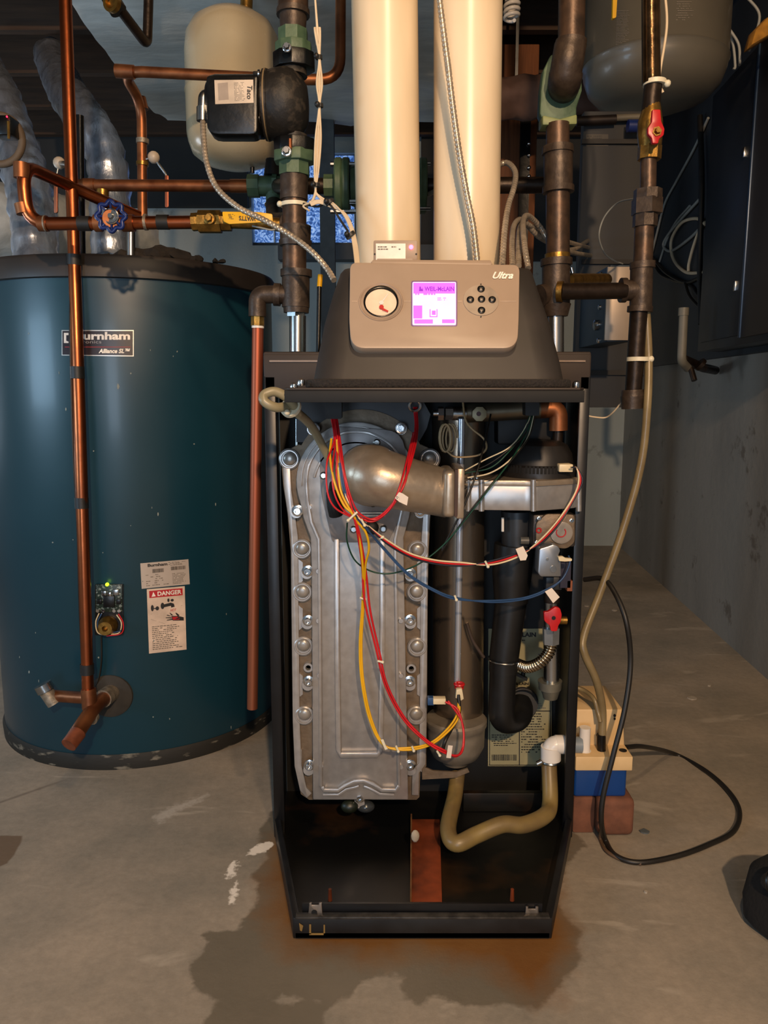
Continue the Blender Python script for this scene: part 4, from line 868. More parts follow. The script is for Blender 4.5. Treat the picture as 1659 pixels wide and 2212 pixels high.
# centre rail and condensate floor detail
a = G(888, 1958, .014); b = G(955, 1958, .014); c_ = G(950, 1775, .014); d_ = G(889, 1775, .014)
m = MB(); m.prism([a + Vector((0, 0, .006)), b + Vector((0, 0, .006)), c_ + Vector((0, 0, .006)), d_ + Vector((0, 0, .006))], (0, 0, -.008)); m.build('centre_rail', RUST, t, bev=.001)
m = MB(); m.prism([a + Vector((-.002, 0, .018)), a + Vector((.001, 0, .018)), d_ + Vector((.001, 0, .018)), d_ + Vector((-.002, 0, .018))], (0, 0, -.02)); m.build('rail_flange', M('tan_rust_edge', '#6b4a2c', .6, .2, .3, 30), t)
m = MB(); a = P(1000, 1757, 1.53); m.box(a.x, XR - .02, 1.53, 1.545, .012, .055); m.build('rear_rail', RUSTPAN, t, bev=.002)
m = MB(); m.ball(P(897, 1806, 1.33), 9 * mpp(897, 1806, 1.33), 10, (1, .7, 1.6)); m.build('white_drip_deposit', M('mineral_deposit', '#a39683', .8, 0, .2, 60, .6), t)
# top plate under the hood, screws
m = MB(); tp = [(FL - .003, 1.175), (FL + .006, 1.160), (.293, 1.160), (.302, 1.175), (.318, YB0), (-.17, YB0)]
m.prism([(x, y, .908) for x, y in tp], (0, 0, -.004)); m.build('top_plate', TOPCAP, t, bev=.0015)
m = MB(); m.box(FL - .002, .300, 1.162, 1.17, .886, .904); m.build('top_plate_lip', M('matt_black_lip', '#060607', .7, 0, .2, 20), t, bev=.001)
m = MB(); m.box(FL + .01, .30, 1.38, 1.40, .80, .903); m.build('top_baffle', M('dark_grey_baffle', '#2b2b2d', .5, .3), t)
bpy.data.objects.remove(bpy.data.objects[m and 'top_baffle'])
m = MB(); m.slab([(640, 868), (915, 868), (930, 895), (922, 925), (905, 955), (640, 955)], YP(1.45), .004); m.build('rear_baffle', M('dark_grey_baffle', '#38373a', .5, .3, .1, 20), t)
m = MB(); m.slab(roundpoly(rect(704, 858, 738, 905), 4), YP(1.33), .03); m.build('black_grommet', CABI_IN, t)
m = MB(); a = P(896, 876, 1.40); m.torus(a, (0, 1, .15), .010, .003, 20, 8); m.build('grommet_ring', STEEL, t)
for x, y in ((651, 823), (635, 832), (1245, 828)): MB().lathe(P(x, y, 1.19 if x < 645 else 1.21), (0, -.3, 1), [(-.006, .006), (0, .006), (.003, .004)], 10).build('screw', CHROME, t)
# hood
def hsec(z, xl, xr, yf, yb, r, n=6):
    out = []
    pts = [(xl, yb, .01), (xl, yf, r), (xr, yf, r), (xr, yb, .01)]
    for i in range(4):
        a, b, c_ = Vector(pts[i - 1][:2]), Vector(pts[i][:2]), Vector(pts[(i + 1) % 4][:2]); q = pts[i][2]
        p1 = b + (a - b).normalized() * q; p2 = b + (c_ - b).normalized() * q
        for k in range(n + 1):
            s_ = k / n; v = p1 * (1 - s_) ** 2 + b * 2 * s_ * (1 - s_) + p2 * s_ * s_
            bow = 0.008 * (1 - ((v.x - (xl + xr) / 2) / ((xr - xl) / 2)) ** 2) if v.y < yf + .03 else 0
            out.append(Vector((v.x, v.y, z)))
    return out
def hx(x, y, Y): return P(x, y, Y).x
secs = [hsec(.912, hx(680, 826, 1.27), hx(1206, 826, 1.27), 1.188, 1.425, .05), hsec(.945, hx(686, 790, 1.27), hx(1202, 790, 1.27), 1.203, 1.425, .05),
        hsec(1.010, hx(703, 690, 1.30), hx(1180, 690, 1.30), 1.236, 1.425, .045), hsec(1.062, hx(722, 610, 1.32), hx(1158, 610, 1.32), 1.264, 1.425, .04),
        hsec(1.094, hx(736, 578, 1.33), hx(1146, 578, 1.33), 1.284, 1.425, .035), hsec(1.101, hx(744, 575, 1.34), hx(1140, 575, 1.34), 1.294, 1.42, .03)]
m = MB(); n = len(secs[0]); m.v = [p for s_ in secs for p in s_]
for i in range(len(secs) - 1):
    for j in range(n): m.f.append([i * n + j, i * n + (j + 1) % n, (i + 1) * n + (j + 1) % n, (i + 1) * n + j])
m.f.append(list(range(n))); m.f.append([(len(secs) - 1) * n + j for j in range(n)][::-1])
HD = m.build('hood', HOOD, t, ang=50)
g1 = hsec(.908, hx(664, 830, 1.27), hx(1220, 830, 1.27), 1.180, 1.43, .06); g2 = [Vector((p.x, p.y, .921)) for p in g1]
m = MB(); m.v = g1 + g2; m.f = [list(range(n)), [n + j for j in range(n)][::-1]] + [[j, (j + 1) % n, n + (j + 1) % n, n + j] for j in range(n)]
m.build('foam_gasket', FOAM, t, bev=.003)
# control panel on the sloping front
p0 = P(938, 752, 1.212); p1 = P(938, 572, 1.282); pn = Vector((1, 0, 0)).cross(p1 - p0).normalized()
if pn.y > 0: pn = -pn
PS = Plane(p0, pn)
out_ = roundpoly([(756, 566), (1123, 571), (1121, 690), (1118, 752), (758, 752), (754, 690)], [16, 16, 10, 62, 62, 10], 8)
m = MB(); m.slab(out_, PS, .020, -.006); CP = m.build('control_panel', BEZEL, t, bev=.0022)
m = MB(); m.slab([(800, 566), (808, 571), (1060, 572), (1065, 570), (1060, 561), (806, 560)], PS, .010, .002); m.build('top_ridge', BEZEL, CP, bev=.002)
k = mpp(938, 650, 1.24); of = .0142
SEAM = M('seam_highlight', '#b59e88', .4)
for x0, x1 in ((760, 772), (872, 888), (989, 998), (1079, 1115)): MB().slab(rect(x0, 650, x1, 651.5), PS, .0004, of).build('seam', SEAM, CP)
def disc(cx, cy, r, mat, nm, par, th, off, n=40, S=PS, kk=None):
    return MB().lathe(S.at(cx, cy, off), S.nn, [(0, r * (kk or k)), (th, r * (kk or k))], n).build(nm, mat, par, ang=40)
m = MB(); c = PS.at(823, 652, of); m.lathe(c, pn, [(0, 48 * k), (.0012, 47 * k), (.0012, 45 * k), (.0002, 43 * k)], 48); G0 = m.build('gauge', M('taupe_ring', '#957f6c', .4), t, ang=30)
m = MB(); m.torus(PS.at(823, 652, of + .0005), pn, 36 * k, 1.8 * k, 40, 8); m.build('black_ring', BLACKP, G0)
disc(823, 648.5, 36.5, BLACKP, 'recess_shade', G0, .0008, of); disc(823, 654.5, 33.5, M('gauge_face', '#cdb49c', .3, 0, .1, 60, emit='#e8b890', es=.25, coat=.5), 'gauge_face', G0, .0012, of)  # black disc set upward stands for shade in the gauge recess
disc(824, 665, 5, RED, 'red_hub', G0, .003, of + .001, 16); disc(824, 655, 5, WHITEP, 'white_hub', G0, .002, of + .001, 16)
m = MB(); m.slab([(827, 665), (839, 671), (838, 674), (825, 669)], PS, .001, of + .003); m.build('red_needle', RED, G0); m = MB(); m.slab([(825, 650), (838, 634), (839, 635), (827, 652)], PS, .0006, of + .0015); m.build('white_needle', WHITEP, G0)
# screen
m = MB(); m.slab(roundpoly(rect(888, 606, 988, 705), 5), PS, .0015, of - .001); SCN = m.build('screen', M('screen_bezel_violet', '#7a5f86', .4), t, bev=.0005)
def emis(name, c, s): return M(name, c, .2, 0, .03, 30, emit=c, es=s)
MAG = emis('screen_magenta', '#d860ec', .55); PINK = emis('screen_pale', '#f0b8ff', .66); VIO = emis('screen_violet', '#8a2cc0', .35)
m = MB(); m.slab(roundpoly(rect(891, 609, 985, 702), 3), PS, .0006, of + .0006); m.build('backlight', PINK, SCN)
so = of + .0013
m = MB(); m.slab(rect(893, 611, 983, 634), PS, .0001, so - .0001); m.slab(rect(895, 690, 935, 699), PS, .0001, so - .0001); m.slab(rect(955, 690, 982, 698), PS, .0001, so - .0001); m.slab(rect(893, 660, 912, 688), PS, .0001, so - .0001); m.build('screen_band', MAG, SCN)
text('WEIL-McLAIN', [(917, 619), (981, 619), (981, 629), (917, 629)], PS, so + .0001, VIO, SCN, .035)
m = MB(); m.slab([(906, 619), (909, 619), (910, 624), (912, 624), (913, 619), (914, 629), (905, 629)], PS, .0001, so); m.build('emblem', VIO, SCN)
fine([(897, 633), (981, 633), (981, 638), (897, 638)], PS, so + .0001, 1, MAG, SCN, 4, .6); fine([(945, 642), (966, 642), (966, 650), (945, 650)], PS, so + .0001, 2, MAG, SCN, 5)
m = MB(); m.slab(rect(928, 668, 930, 684), PS, .0001, so); m.slab(rect(943, 668, 945, 684), PS, .0001, so); m.slab(rect(928, 683, 945, 685), PS, .0001, so); m.slab(rect(933, 671, 941, 680), PS, .0001, so); m.build('screen_icon', MAG, SCN)
# keypad
m = MB(); m.lathe(PS.at(1039, 649, of), pn, [(0, 38.5 * k), (.0012, 38 * k), (.0012, 36 * k)], 44); KP = m.build('keypad', M('keypad_taupe', '#9b8a77', .28), t, ang=30)
for i, (x, y) in enumerate(((1039, 625), (1016, 648), (1040, 647), (1063, 648), (1040, 671))):
    b_ = MB().lathe(PS.at(x, y, of + .001), pn, [(0, 8.2 * k), (.002, 8 * k), (.003, 5.5 * k), (.002, 4.6 * k)], 20).build('button', BLACKP, KP)
    a = {0: -90, 1: 180, 3: 0, 4: 90}.get(i)
    if a is not None: pts = [(x + 4 * math.cos(math.radians(a + q_)), y + 4 * math.sin(math.radians(a + q_))) for q_ in (0, 125, 235)]
    else: pts = rect(x - 2.5, y - 2.5, x + 2.5, y + 2.5)
    MB().slab(pts, PS, .0003, of + .0036).build('arrow' if a is not None else 'square', M('arrow_grey', '#97887a', .4), KP)
for y in (614, 684): disc(1039, y, 1.6, BLACKP, 'dot', KP, .0003, of + .0012, 8)
text('Ultra', [(1064, 587), (1109, 587), (1109, 602), (1064, 602)], PS, of + .0012, M('pale_raised_letter', '#f5e8da', .3, .0), CP, .03, .45)
# ---- heat exchanger
YH = 1.425; S0 = YP(YH); kH = mpp(790, 1300, YH)
def mirror(pts, c): return [(2 * c - x, y) for x, y in pts][::-1]
arc = lambda cx, cy, r, a0, a1, n=14: [(cx + r * math.cos(math.radians(a0 + (a1 - a0) * i / n)), cy + r * math.sin(math.radians(a0 + (a1 - a0) * i / n))) for i in range(n + 1)]
left = [(906, 1722), (900, 1728), (668, 1728), (650, 1716), (636, 1655), (632, 1560), (629, 1300), (628, 1190), (621, 1110), (612, 1050)] + arc(627, 991, 22, 150, 270, 8) + [(645, 960)] + arc(780, 1030, 146, 208, 332, 22) + [(910, 960)] + arc(928, 991, 22, -90, 30, 8) + [(938, 1050), (930, 1110), (926, 1190), (924, 1300), (921, 1655), (908, 1668)]
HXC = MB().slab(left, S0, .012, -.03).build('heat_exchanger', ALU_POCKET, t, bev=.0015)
# second thickness behind (body of the exchanger)
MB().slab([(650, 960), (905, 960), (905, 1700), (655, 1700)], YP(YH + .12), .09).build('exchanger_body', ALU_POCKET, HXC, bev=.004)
# outer rails
def strip(mb, pts, w, off, th, S=S0):
    """a raised rib following a photo polyline, w pixels wide"""
    pts = [Vector(p) for p in pts]; L = []; R = []
    for i, p in enumerate(pts):
        a = pts[max(i - 1, 0)]; b = pts[min(i + 1, len(pts) - 1)]; d = (b - a).normalized(); n_ = Vector((-d.y, d.x)) * w / 2
        L.append(p + n_); R.append(p - n_)
    mb.slab([tuple(p) for p in L] + [tuple(p) for p in R[::-1]], S, th, off)
rl = MB(); strip(rl, [(619, 1010), (622, 1060), (630, 1115), (636, 1160), (637, 1300), (640, 1560), (644, 1655), (655, 1705), (668, 1719)], 15, -.020, .010); rl.build('outer_rail', ALU, HXC, bev=.001)
rl = MB(); strip(rl, [(936, 1010), (929, 1070), (921, 1120), (918, 1160), (916, 1300), (914, 1560), (912, 1650), (898, 1668), (897, 1718)], 15, -.020, .010); rl.build('outer_rail', ALU, HXC, bev=.001)
DOM = [(626, 991), (653, 1184), (654, 1277), (656, 1393), (658, 1542), (928, 991), (902, 1187), (900, 1277), (901, 1395), (899, 1542)]
for x, y in DOM: bz = MB(); bz.lathe(S0.at(x, y, -.020), (0, -1, 0), [(0, 23 * kH), (.009, 22 * kH), (.011, 19 * kH), (.011, 17 * kH), (.009, 15.5 * kH)], 28); bz.build('boss', ALU, HXC, ang=35)
for x, y in ((667, 1438), (888, 1440)): bz = MB(); bz.lathe(S0.at(x, y, -.020), (0, -1, 0), [(0, 12 * kH), (.012, 10.5 * kH), (.012, 6 * kH), (.002, 5.5 * kH)], 20); bz.build('boss', ALU, HXC, ang=35)
for x, y in ((650, 1480), (650, 1335), (650, 1235), (905, 1480), (905, 1335), (905, 1235), (648, 1640), (905, 1640)): bz = MB(); bz.slab([(x - 6, y - 28), (x + 4, y - 20), (x + 4, y + 20), (x - 6, y + 28)] if x < 780 else [(x + 6, y - 28), (x - 4, y - 20), (x - 4, y + 20), (x + 6, y + 28)], S0, .006, -.020); bz.build('boss', ALU, HXC, ang=35)
DM = M('domed_plug', '#9a948c', .32, .5, .1, 60)
for x, y in DOM: MB().lathe(S0.at(x, y, -.011), (0, -1, 0), [(0, 14.5 * kH), (.002, 14.5 * kH), (.005, 12 * kH), (.0065, 8 * kH), (.007, 3 * kH)], 24).build('domed_plug', DM, HXC, ang=60)
# raised cover
cov = [(672, 1722), (672, 1240), (670, 1160), (662, 1140), (650, 1105)] + arc(768, 1045, 130, 165, 362, 26) + [(893, 1090), (880, 1140), (872, 1165), (871, 1240), (873, 1722)]
cov = [(676, 1728), (673, 1240), (671, 1162), (655, 1118)] + arc(769, 1040, 129, 160, 380, 30) + [(884, 1118), (872, 1162), (873, 1240), (882, 1728)]
C1 = MB().slab(cov, S0, .018, -.010).build('front_cover', ALU, HXC, bev=.0025)
c1 = .008
inn = [(693, 1700), (690, 1240), (688, 1165), (672, 1128), (663, 1080)] + arc(769, 1040, 108, 170, 370, 28) + [(873, 1085), (862, 1130), (854, 1165), (855, 1240), (862, 1700)]
rb = MB(); strip(rb, inn, 7, c1, .006); rb.build('raised_rib', ALU, HXC, bev=.0012)
rb = MB(); strip(rb, [(696, 1700), (700, 1709), (730, 1709), (745, 1698), (765, 1690), (785, 1689), (805, 1694), (825, 1708), (855, 1709), (862, 1698)], 8, c1, .007); rb.build('raised_rib', ALU, HXC, bev=.0012)
rb = MB(); strip(rb, [(697, 1718), (730, 1718), (748, 1706), (768, 1702), (776, 1699)], 6, c1, .005); rb.build('raised_rib', ALU, HXC, bev=.0012); rb = MB(); strip(rb, [(785, 1700), (800, 1704), (820, 1716), (852, 1718)], 6, c1, .005); rb.build('raised_rib', ALU, HXC, bev=.0012)
rb = MB(); strip(rb, [(727, 1165), (728, 1400), (731, 1620), (736, 1633), (815, 1632), (822, 1622), (826, 1400), (826, 1165)], 11, c1, .008); rb.build('raised_rib', ALU, HXC, bev=.0012)
for x, y in ((688, 1340), (688, 1233), (690, 1458), (694, 1652), (866, 1340), (866, 1458), (866, 1655), (668, 1095)): MB().lathe(S0.at(x, y, c1), (0, -1, 0), [(0, 6 * kH), (.005, 5 * kH)], 12).build('casting_stub', ALU, HXC)
rb = MB(); strip(rb, arc(769, 1040, 118, 175, 365, 28), 3, c1, .002); rb.build('raised_rib', ALU, HXC, bev=.0012); rb = MB(); strip(rb, arc(769, 1048, 92, 190, 345, 24), 6, c1, .005); rb.build('raised_rib', ALU, HXC, bev=.0012)
for x, y in ((678, 926), (643, 1103), (665, 1233), (666, 1340), (667, 1471), (669, 1652), (866, 925), (907, 1103), (886, 1238), (886, 1339), (885, 1471), (886, 1652), (777, 1722)):
    b_ = MB(); c = S0.at(x, y, .004); b_.lathe(c, (0, -1, 0), [(0, 12.5 * kH), (.002, 12.5 * kH), (.0025, 11 * kH)], 20); b_.lathe(c, (0, -1, 0), [(.002, 8 * kH), (.010, 8 * kH), (.011, 7 * kH), (.011, 4.5 * kH), (.006, 4 * kH)], 6 if x > 700 else 12)
    b_.build('bolt', CHROME, HXC, ang=30); MB().lathe(S0.at(x, y, -.02), (0, -1, 0), [(0, 14 * kH), (.024, 12 * kH)], 16).build('bolt_boss', ALU, HXC)
# burner plate, elbow
bpn = MB(); bpn.slab(roundpoly([(690, 960), (712, 920), (870, 930), (888, 1070), (838, 1172), (718, 1172), (692, 1060)], [30, 40, 40, 30, 8, 8, 20]), S0, .005, c1); BP = bpn.build('burner_plate', M('burner_plate_alu', '#878280', .36, .45, .1, 60, .06), t, bev=.001)
for x, y in ((699, 1027), (814, 956), (806, 1087), (764, 1143), (828, 1142)):
    MB().lathe(S0.at(x, y, c1 + .005), (0, -1, 0), [(0, 8 * kH), (.003, 8 * kH), (.006, 5 * kH)], 14).build('screw', STEEL, BP)
m = MB(); strip(m, [(780, 1108), (832, 1108)], 3, c1 + .005, .003); strip(m, [(780, 1114), (832, 1114)], 3, c1 + .005, .003); m.build('plate_rib', ALU_TAN, BP)
m = MB(); m.tube(smooth([P(722, 1045, 1.40), P(720, 1065, 1.385), P(722, 1092, 1.38), P(726, 1112, 1.385)]), [10 * kH] * 8 + [15 * kH] * 17, 14); m.ball(P(726, 1098, 1.385), 17 * kH, 12); m.build('black_boot', CABI_IN, BP)
m = MB(); m.ball(P(803, 1140, 1.40), 15 * kH, 14, (1, .7, 1)); m.build('black_plug', CABI_IN, BP)
el = smooth([P(795, 1022, 1.41), P(795, 1024, 1.375), P(815, 1030, 1.34), P(860, 1042, 1.335), P(920, 1056, 1.345), P(970, 1066, 1.352)], 8)
re = [60, 60, 60, 60, 61, 61, 60, 60, 60, 61, 62, 63, 63, 63, 62, 61] + [60, 59, 58, 57, 56, 56, 55, 55] + [54, 54, 53, 53, 52, 52, 51, 51] + [50, 50, 50, 49, 49, 49, 49, 49, 49]
m = MB(); m.tube(el, [re[min(i, len(re) - 1)] * kH for i in range(len(el))], 32); m.ball(P(797, 1024, 1.352), 62 * kH * .98, 24); EL = m.build('inlet_elbow', ALU_TAN, t, ang=60)
m = MB(); a = P(958, 1016, 1.30); b_ = P(984, 1118, 1.30); m.box(a.x, b_.x, 1.296, 1.40, b_.z, a.z); m.build('elbow_flange', ALU_TAN, EL, bev=.008, seg=3)
m = MB(); a = P(986, 1012, 1.30); b_ = P(1003, 1122, 1.30); m.box(a.x, b_.x, 1.302, 1.41, b_.z, a.z); m.build('flange_gasket', ALU_TAN, EL, bev=.004)
m = MB(); a = P(983, 1014, 1.296); b_ = P(988, 1116, 1.296); m.box(a.x, b_.x, 1.294, 1.302, b_.z, a.z); m.build('rust_streak', M('brown_streak', '#3c2418', .6), EL)
# blower
k2 = mpp(1150, 1070, 1.45)
a = P(1000, 1075, 1.42); zt = P(1100, 1040, 1.42).z; zb = P(1100, 1100, 1.42).z
xx = lambda x, Y: P(x, 1070, Y).x
pln = [(xx(1002, 1.41), 1.41), (xx(1140, 1.40), 1.40), (xx(1156, 1.395), 1.395), (xx(1240, 1.43), 1.43), (xx(1258, 1.46), 1.46), (xx(1262, 1.50), 1.50), (xx(1235, 1.56), 1.56), (xx(1160, 1.59), 1.59), (xx(1080, 1.57), 1.57), (xx(1040, 1.50), 1.50), (xx(1002, 1.48), 1.48)]
pln = roundpoly(pln, .008)
m = MB(); m.prism([(x, y, zt - .004) for x, y in pln], (0, 0, zb - zt + .004)); BL = m.build('blower', ALU, t, bev=.002)
m = MB(); cx_, cy_ = sum(p[0] for p in pln) / len(pln), sum(p[1] for p in pln) / len(pln)
big = [(x + (x - cx_) * .03, y + (y - cy_) * .05) for x, y in pln]
m.prism([(x, y, zt + .004) for x, y in big], (0, 0, -.010)); m.build('blower_lid', ALU_TAN, BL, bev=.001)
for x, Y in ((1012, 1.41), (1040, 1.40), (1152, 1.393), (1250, 1.44)): MB().seg(P(x, 1036, Y), P(x, 1104, Y), 6 * k2, n=12).build('lid_screw_post', ALU, BL)
for x in (1018, 1030): hexbolt(P(x, 1034, 1.42), (0, 0, 1), 4 * k2, .012, STEEL, BL)
MO = M('black_motor_cover', '#1c1917', .45, 0, .15, 30, .05)
cm = P(1163, 1000, 1.49); kk = mpp(1163, 1000, 1.49)
m = MB(); m.lathe(Vector((cm.x, 1.49, P(1163, 1032, 1.49).z)), (0, 0, 1), [(0, 80 * kk), (28 * kk, 80 * kk), (32 * kk, 74 * kk), (54 * kk, 70 * kk), (72 * kk, 60 * kk), (80 * kk, 45 * kk), (84 * kk, 10 * kk)], 40); MOo = m.build('motor_cap', MO, t, ang=30)
m = MB()
for i in range(26):
    a = math.radians(198 + i * 5.6 + (4 if i > 6 else 0)); p = Vector((cm.x + math.cos(a) * 80.4 * kk, 1.49 + math.sin(a) * 80.4 * kk, P(1163, 1017, 1.41).z)); d = Vector((math.cos(a), math.sin(a), 0)); s_ = Vector((-d.y, d.x, 0))
    w_, h_ = 2.6 * kk, 8 * kk; m.add([p + s_ * w_ + Vector((0, 0, h_)), p - s_ * w_ + Vector((0, 0, h_)), p - s_ * w_ - Vector((0, 0, h_)), p + s_ * w_ - Vector((0, 0, h_))], [[0, 1, 2, 3]])
m.build('vent_slot', M('slot_black', '#020202', .8), MOo, flat=True)
m = MB(); m.lathe(Vector((cm.x, 1.49, P(1163, 1038, 1.49).z)), (0, 0, 1), [(0, 88 * kk), (7 * kk, 88 * kk)], 40); m.build('motor_base', CABI_IN, MOo)
m = MB(); m.slab(roundpoly([(1075, 905), (1092, 890), (1190, 890), (1205, 905), (1205, 960), (1075, 960)], 6), YP(1.56), .05); m.build('rear_motor_housing', CABI_IN, t, bev=.003)
pbox(MB(), 1208, 1003, 1238, 1020, 1.41, .03).build('plug', W_WHITE, t, bev=.002)
# header pipes and fittings at the top right
HB = STEEL; pipe(t, 'sensor_fitting', [(936, 893, 1.44), (952, 893, 1.44)], 7, CHROME); pipe(t, 'hex_nut', [(946, 893, 1.44), (958, 893, 1.44)], 15, CHROME, n=6)
pipe(t, 'hex_nut', [(962, 893, 1.44), (978, 893, 1.44)], 14, M('dull_nut', '#6b6259', .4, .7), n=6); pipe(t, 'header_pipe', [(976, 893, 1.45), (1006, 893, 1.45)], 15, STEEL)
pipe(t, 'header_pipe', [(1000, 893, 1.48), (1165, 883, 1.48)], 21, M('shaded_pipe', '#6a604f', .4, .8)); m = MB(); m.lathe(P(1034, 894, 1.45), (0, -1, 0), [(0, 16 * k2), (.012, 16 * k2), (.013, 12 * k2)], 8); PN = m.build('port_nut', M('cream_nut', '#8c8266', .45, .3), t, ang=30)
MB().lathe(P(1034, 894, 1.437), (0, -1, 0), [(0, 5 * k2), (.001, 5 * k2)], 12).build('port_hole', M('dark_red_port', '#3c1010', .5), PN)
pipe(t, 'copper_elbow', [(1165, 884, 1.49), (1206, 882, 1.49), (1206, 930, 1.49)], 20, COPPER_DULL, .02)
m = MB(); m.tube([P(1206, 925, 1.49), P(1204, 960, 1.49)], 11 * k2, 12); m.build('supply_nipple', IRON_DARK, t)
m = MB(); m.slab(roundpoly(rect(1135, 862, 1165, 898), 4), YP(1.40), .03); m.build('black_grommet', CABI_IN, t)
# vertical pipes
pipe(t, 'bright_tube', [(997, 905, 1.44), (988, 1480, 1.44)], 7.5, M('satin_tube', '#bcc0c8', .26, .7, .04, 10)); 
BODY = M('brushed_flue_steel', '#8a7c6c', .26, .9, .1, 20, stretch=(1, 1, .1))
m = MB(); m.tube([P(990, 900, 1.535), P(990, 1560, 1.535)], 55 * mpp(990, 1300, 1.535), 40); m.build('flue_body', BODY, t, ang=60)
kb = mpp(985, 1600, 1.50); c = P(985, 1560, 1.50)
m = MB(); m.lathe(c + Vector((0, 0, .012)), (0, 0, -1), [(0, 62 * kb), (.004, 66 * kb), (.014, 66 * kb), (.018, 63 * kb), (.028, 62 * kb), (.06, 61 * kb), (.082, 50 * kb), (.092, 32 * kb), (.10, 28 * kb)], 44); m.build('flue_base', M('tarnished_alloy', '#8f8678', .42, .5, .15, 30, .2), t, ang=40)
m = MB(); m.slab([(912, 1655), (935, 1665), (985, 1668), (1010, 1660), (1014, 1668), (985, 1680), (912, 1684)], YP(1.46), .004); m.build('flue_bracket', ALU_POCKET, t)
pipe(t, 'grey_side_tube', [(1035, 1110, 1.56), (1030, 1400, 1.56)], 9, BODY)
m = MB(); m.torus(P(992, 1478, 1.425), (0, 0, 1), 8.5 * kb, 3.2 * kb, 20, 8); m.torus(P(992, 1485, 1.425), (0, 0, 1), 7 * kb, 2.6 * kb, 20, 8); m.build('red_sensor_ring', RED, t)
m = MB(); m.slab([(986, 1490), (998, 1488), (1002, 1510), (996, 1514), (984, 1508)], YP(1.42), .012); m.build('sensor_plug', W_WHITE, t, bev=.001)
pbox(MB(), 924, 1508, 938, 1524, 1.40, .014).build('blue_cap', W_BLUE, t, bev=.001); pbox(MB(), 936, 1510, 963, 1522, 1.395, .016).build('cream_plug', W_WHITE, t, bev=.001)
# air intake pipe, black plastic
DG = M('dark_grey_plastic', '#25282c', .42, 0, .1, 20); BP_ = M('black_plastic_pipe', '#121212', .42, 0, .15, 20)
col(t, 'intake_funnel', 1117, 1103, 1180, 34, 1.49, DG, 34, 28); col(t, 'label_strip', 1086, 1118, 1148, 3, 1.462, WHITEP)
m = MB(); kp = mpp(1100, 1300, 1.49)
m.tube([P(1112, 1176, 1.49), P(1106, 1240, 1.49), P(1104, 1300, 1.49)], [43 * kp, 42 * kp, 36 * kp], 28); m.tube([P(1104, 1296, 1.49), P(1088, 1425, 1.49)], [34 * kp, 32 * kp], 28); m.build('intake_pipe', BP_, t, ang=40)
m = MB(); m.tube(fillet([P(1088, 1422, 1.485), P(1082, 1560, 1.485), P(1122, 1552, 1.52), P(1126, 1520, 1.56)], .035), 29 * kp, 28); m.tube([P(1088, 1422, 1.485), P(1087, 1450, 1.485)], 31 * kp, 28); m.build('trap_pipe', BP_, t, ang=40)
m = MB(); m.tube([P(1128, 1522, 1.60), P(1128, 1518, 1.545)], [36 * kp, 36 * kp], 28); m.torus(P(1128, 1518, 1.545), (0, 1, 0), 33 * kp, 4 * kp, 30, 8); m.build('pipe_bell', CABI_IN, t, ang=40)
m = MB(); m.torus(P(1088, 1424, 1.487), (0.03, 0, 1), 34 * kp, 1.6 * kp, 36, 6); m.build('wire_clamp', STEEL, t)
for x, y in ((1132, 1168),): m = MB(); m.seg(P(x - 8, y, 1.455), P(x + 10, y, 1.455), 8 * kp); m.seg(P(x + 8, y, 1.455), P(x + 20, y - 4, 1.455), 4 * kp); m.build('grey_hose_plug', M('grey_plug', '#5a5a56', .4), t)
# gas valve
kv = mpp(1200, 1150, 1.42)
GV = pbox(MB(), 1152, 1112, 1243, 1182, 1.42, .05).build('gas_valve', M('dark_cast_alloy', '#3a3532', .45, .5, .2, 50, .3), t, bev=.004)
MB().slab(roundpoly([(1158, 1130), (1180, 1110), (1242, 1112), (1242, 1172), (1225, 1186), (1158, 1180)], 8), YP(1.415), .008).build('valve_plate', ALU_POCKET, GV, bev=.002)
m = MB(); m.lathe(P(1212, 1150, 1.407), (0, -1, 0), [(0, 24 * kv), (.004, 24 * kv), (.005, 20 * kv), (.005, 6 * kv)], 28); m.build('dial', M('pale_dial', '#8d857c', .4, .3), GV, ang=30)
m = MB(); m.torus(P(1212, 1150, 1.401), (0, 1, 0), 10 * kv, 1.2 * kv, 20, 6, 0, 4.5); m.build('dial_mark', REDINK, GV); m = MB(); m.torus(P(1164, 1146, 1.405), (0, 1, 0), 5 * kv, 1.5 * kv, 16, 6); m.build('red_test_port', RED, GV)
for x, y in ((1235, 1125), (1225, 1165), (1160, 1172), (1165, 1120)): hexbolt(P(x, y, 1.407), (0, -1, 0), 3.4 * kv, .004, CHROME, GV, 'screw')
m = MB(); m.slab(roundpoly([(1165, 1186), (1185, 1180), (1195, 1176), (1206, 1180), (1211, 1190), (1206, 1200), (1212, 1212), (1212, 1246), (1168, 1246), (1162, 1238)], 4), YP(1.41), .035); SL = m.build('solenoid_cover', M('solenoid_steel', '#8f9398', .32, .8, .05, 20), t, bev=.002)
for x, y, r in ((1182, 1208, 3), (1195, 1229, 7)): disc(x, y, r, STEEL, 'screw', SL, .002, .035, 14, YP(1.41), kv)
m = MB(); m.slab(roundpoly([(1206, 1203), (1216, 1202), (1222, 1206), (1236, 1207), (1235, 1212), (1220, 1213), (1208, 1212)], 2), YP(1.375), .008); m.build('spade_plug', W_WHITE, t)
m = MB(); pbox(m, 1212, 1215, 1232, 1270, 1.42, .03); m.build('transformer_block', M('violet_block', '#1e1a2c', .5), t); pbox(MB(), 1226, 1255, 1236, 1277, 1.42, .02).build('orange_terminal', M('orange_plastic', '#7d4424', .5), t)
pbox(MB(), 1180, 1205 + 42, 1214, 1275, 1.43, .03).build('valve_foot', DG, t, bev=.002)
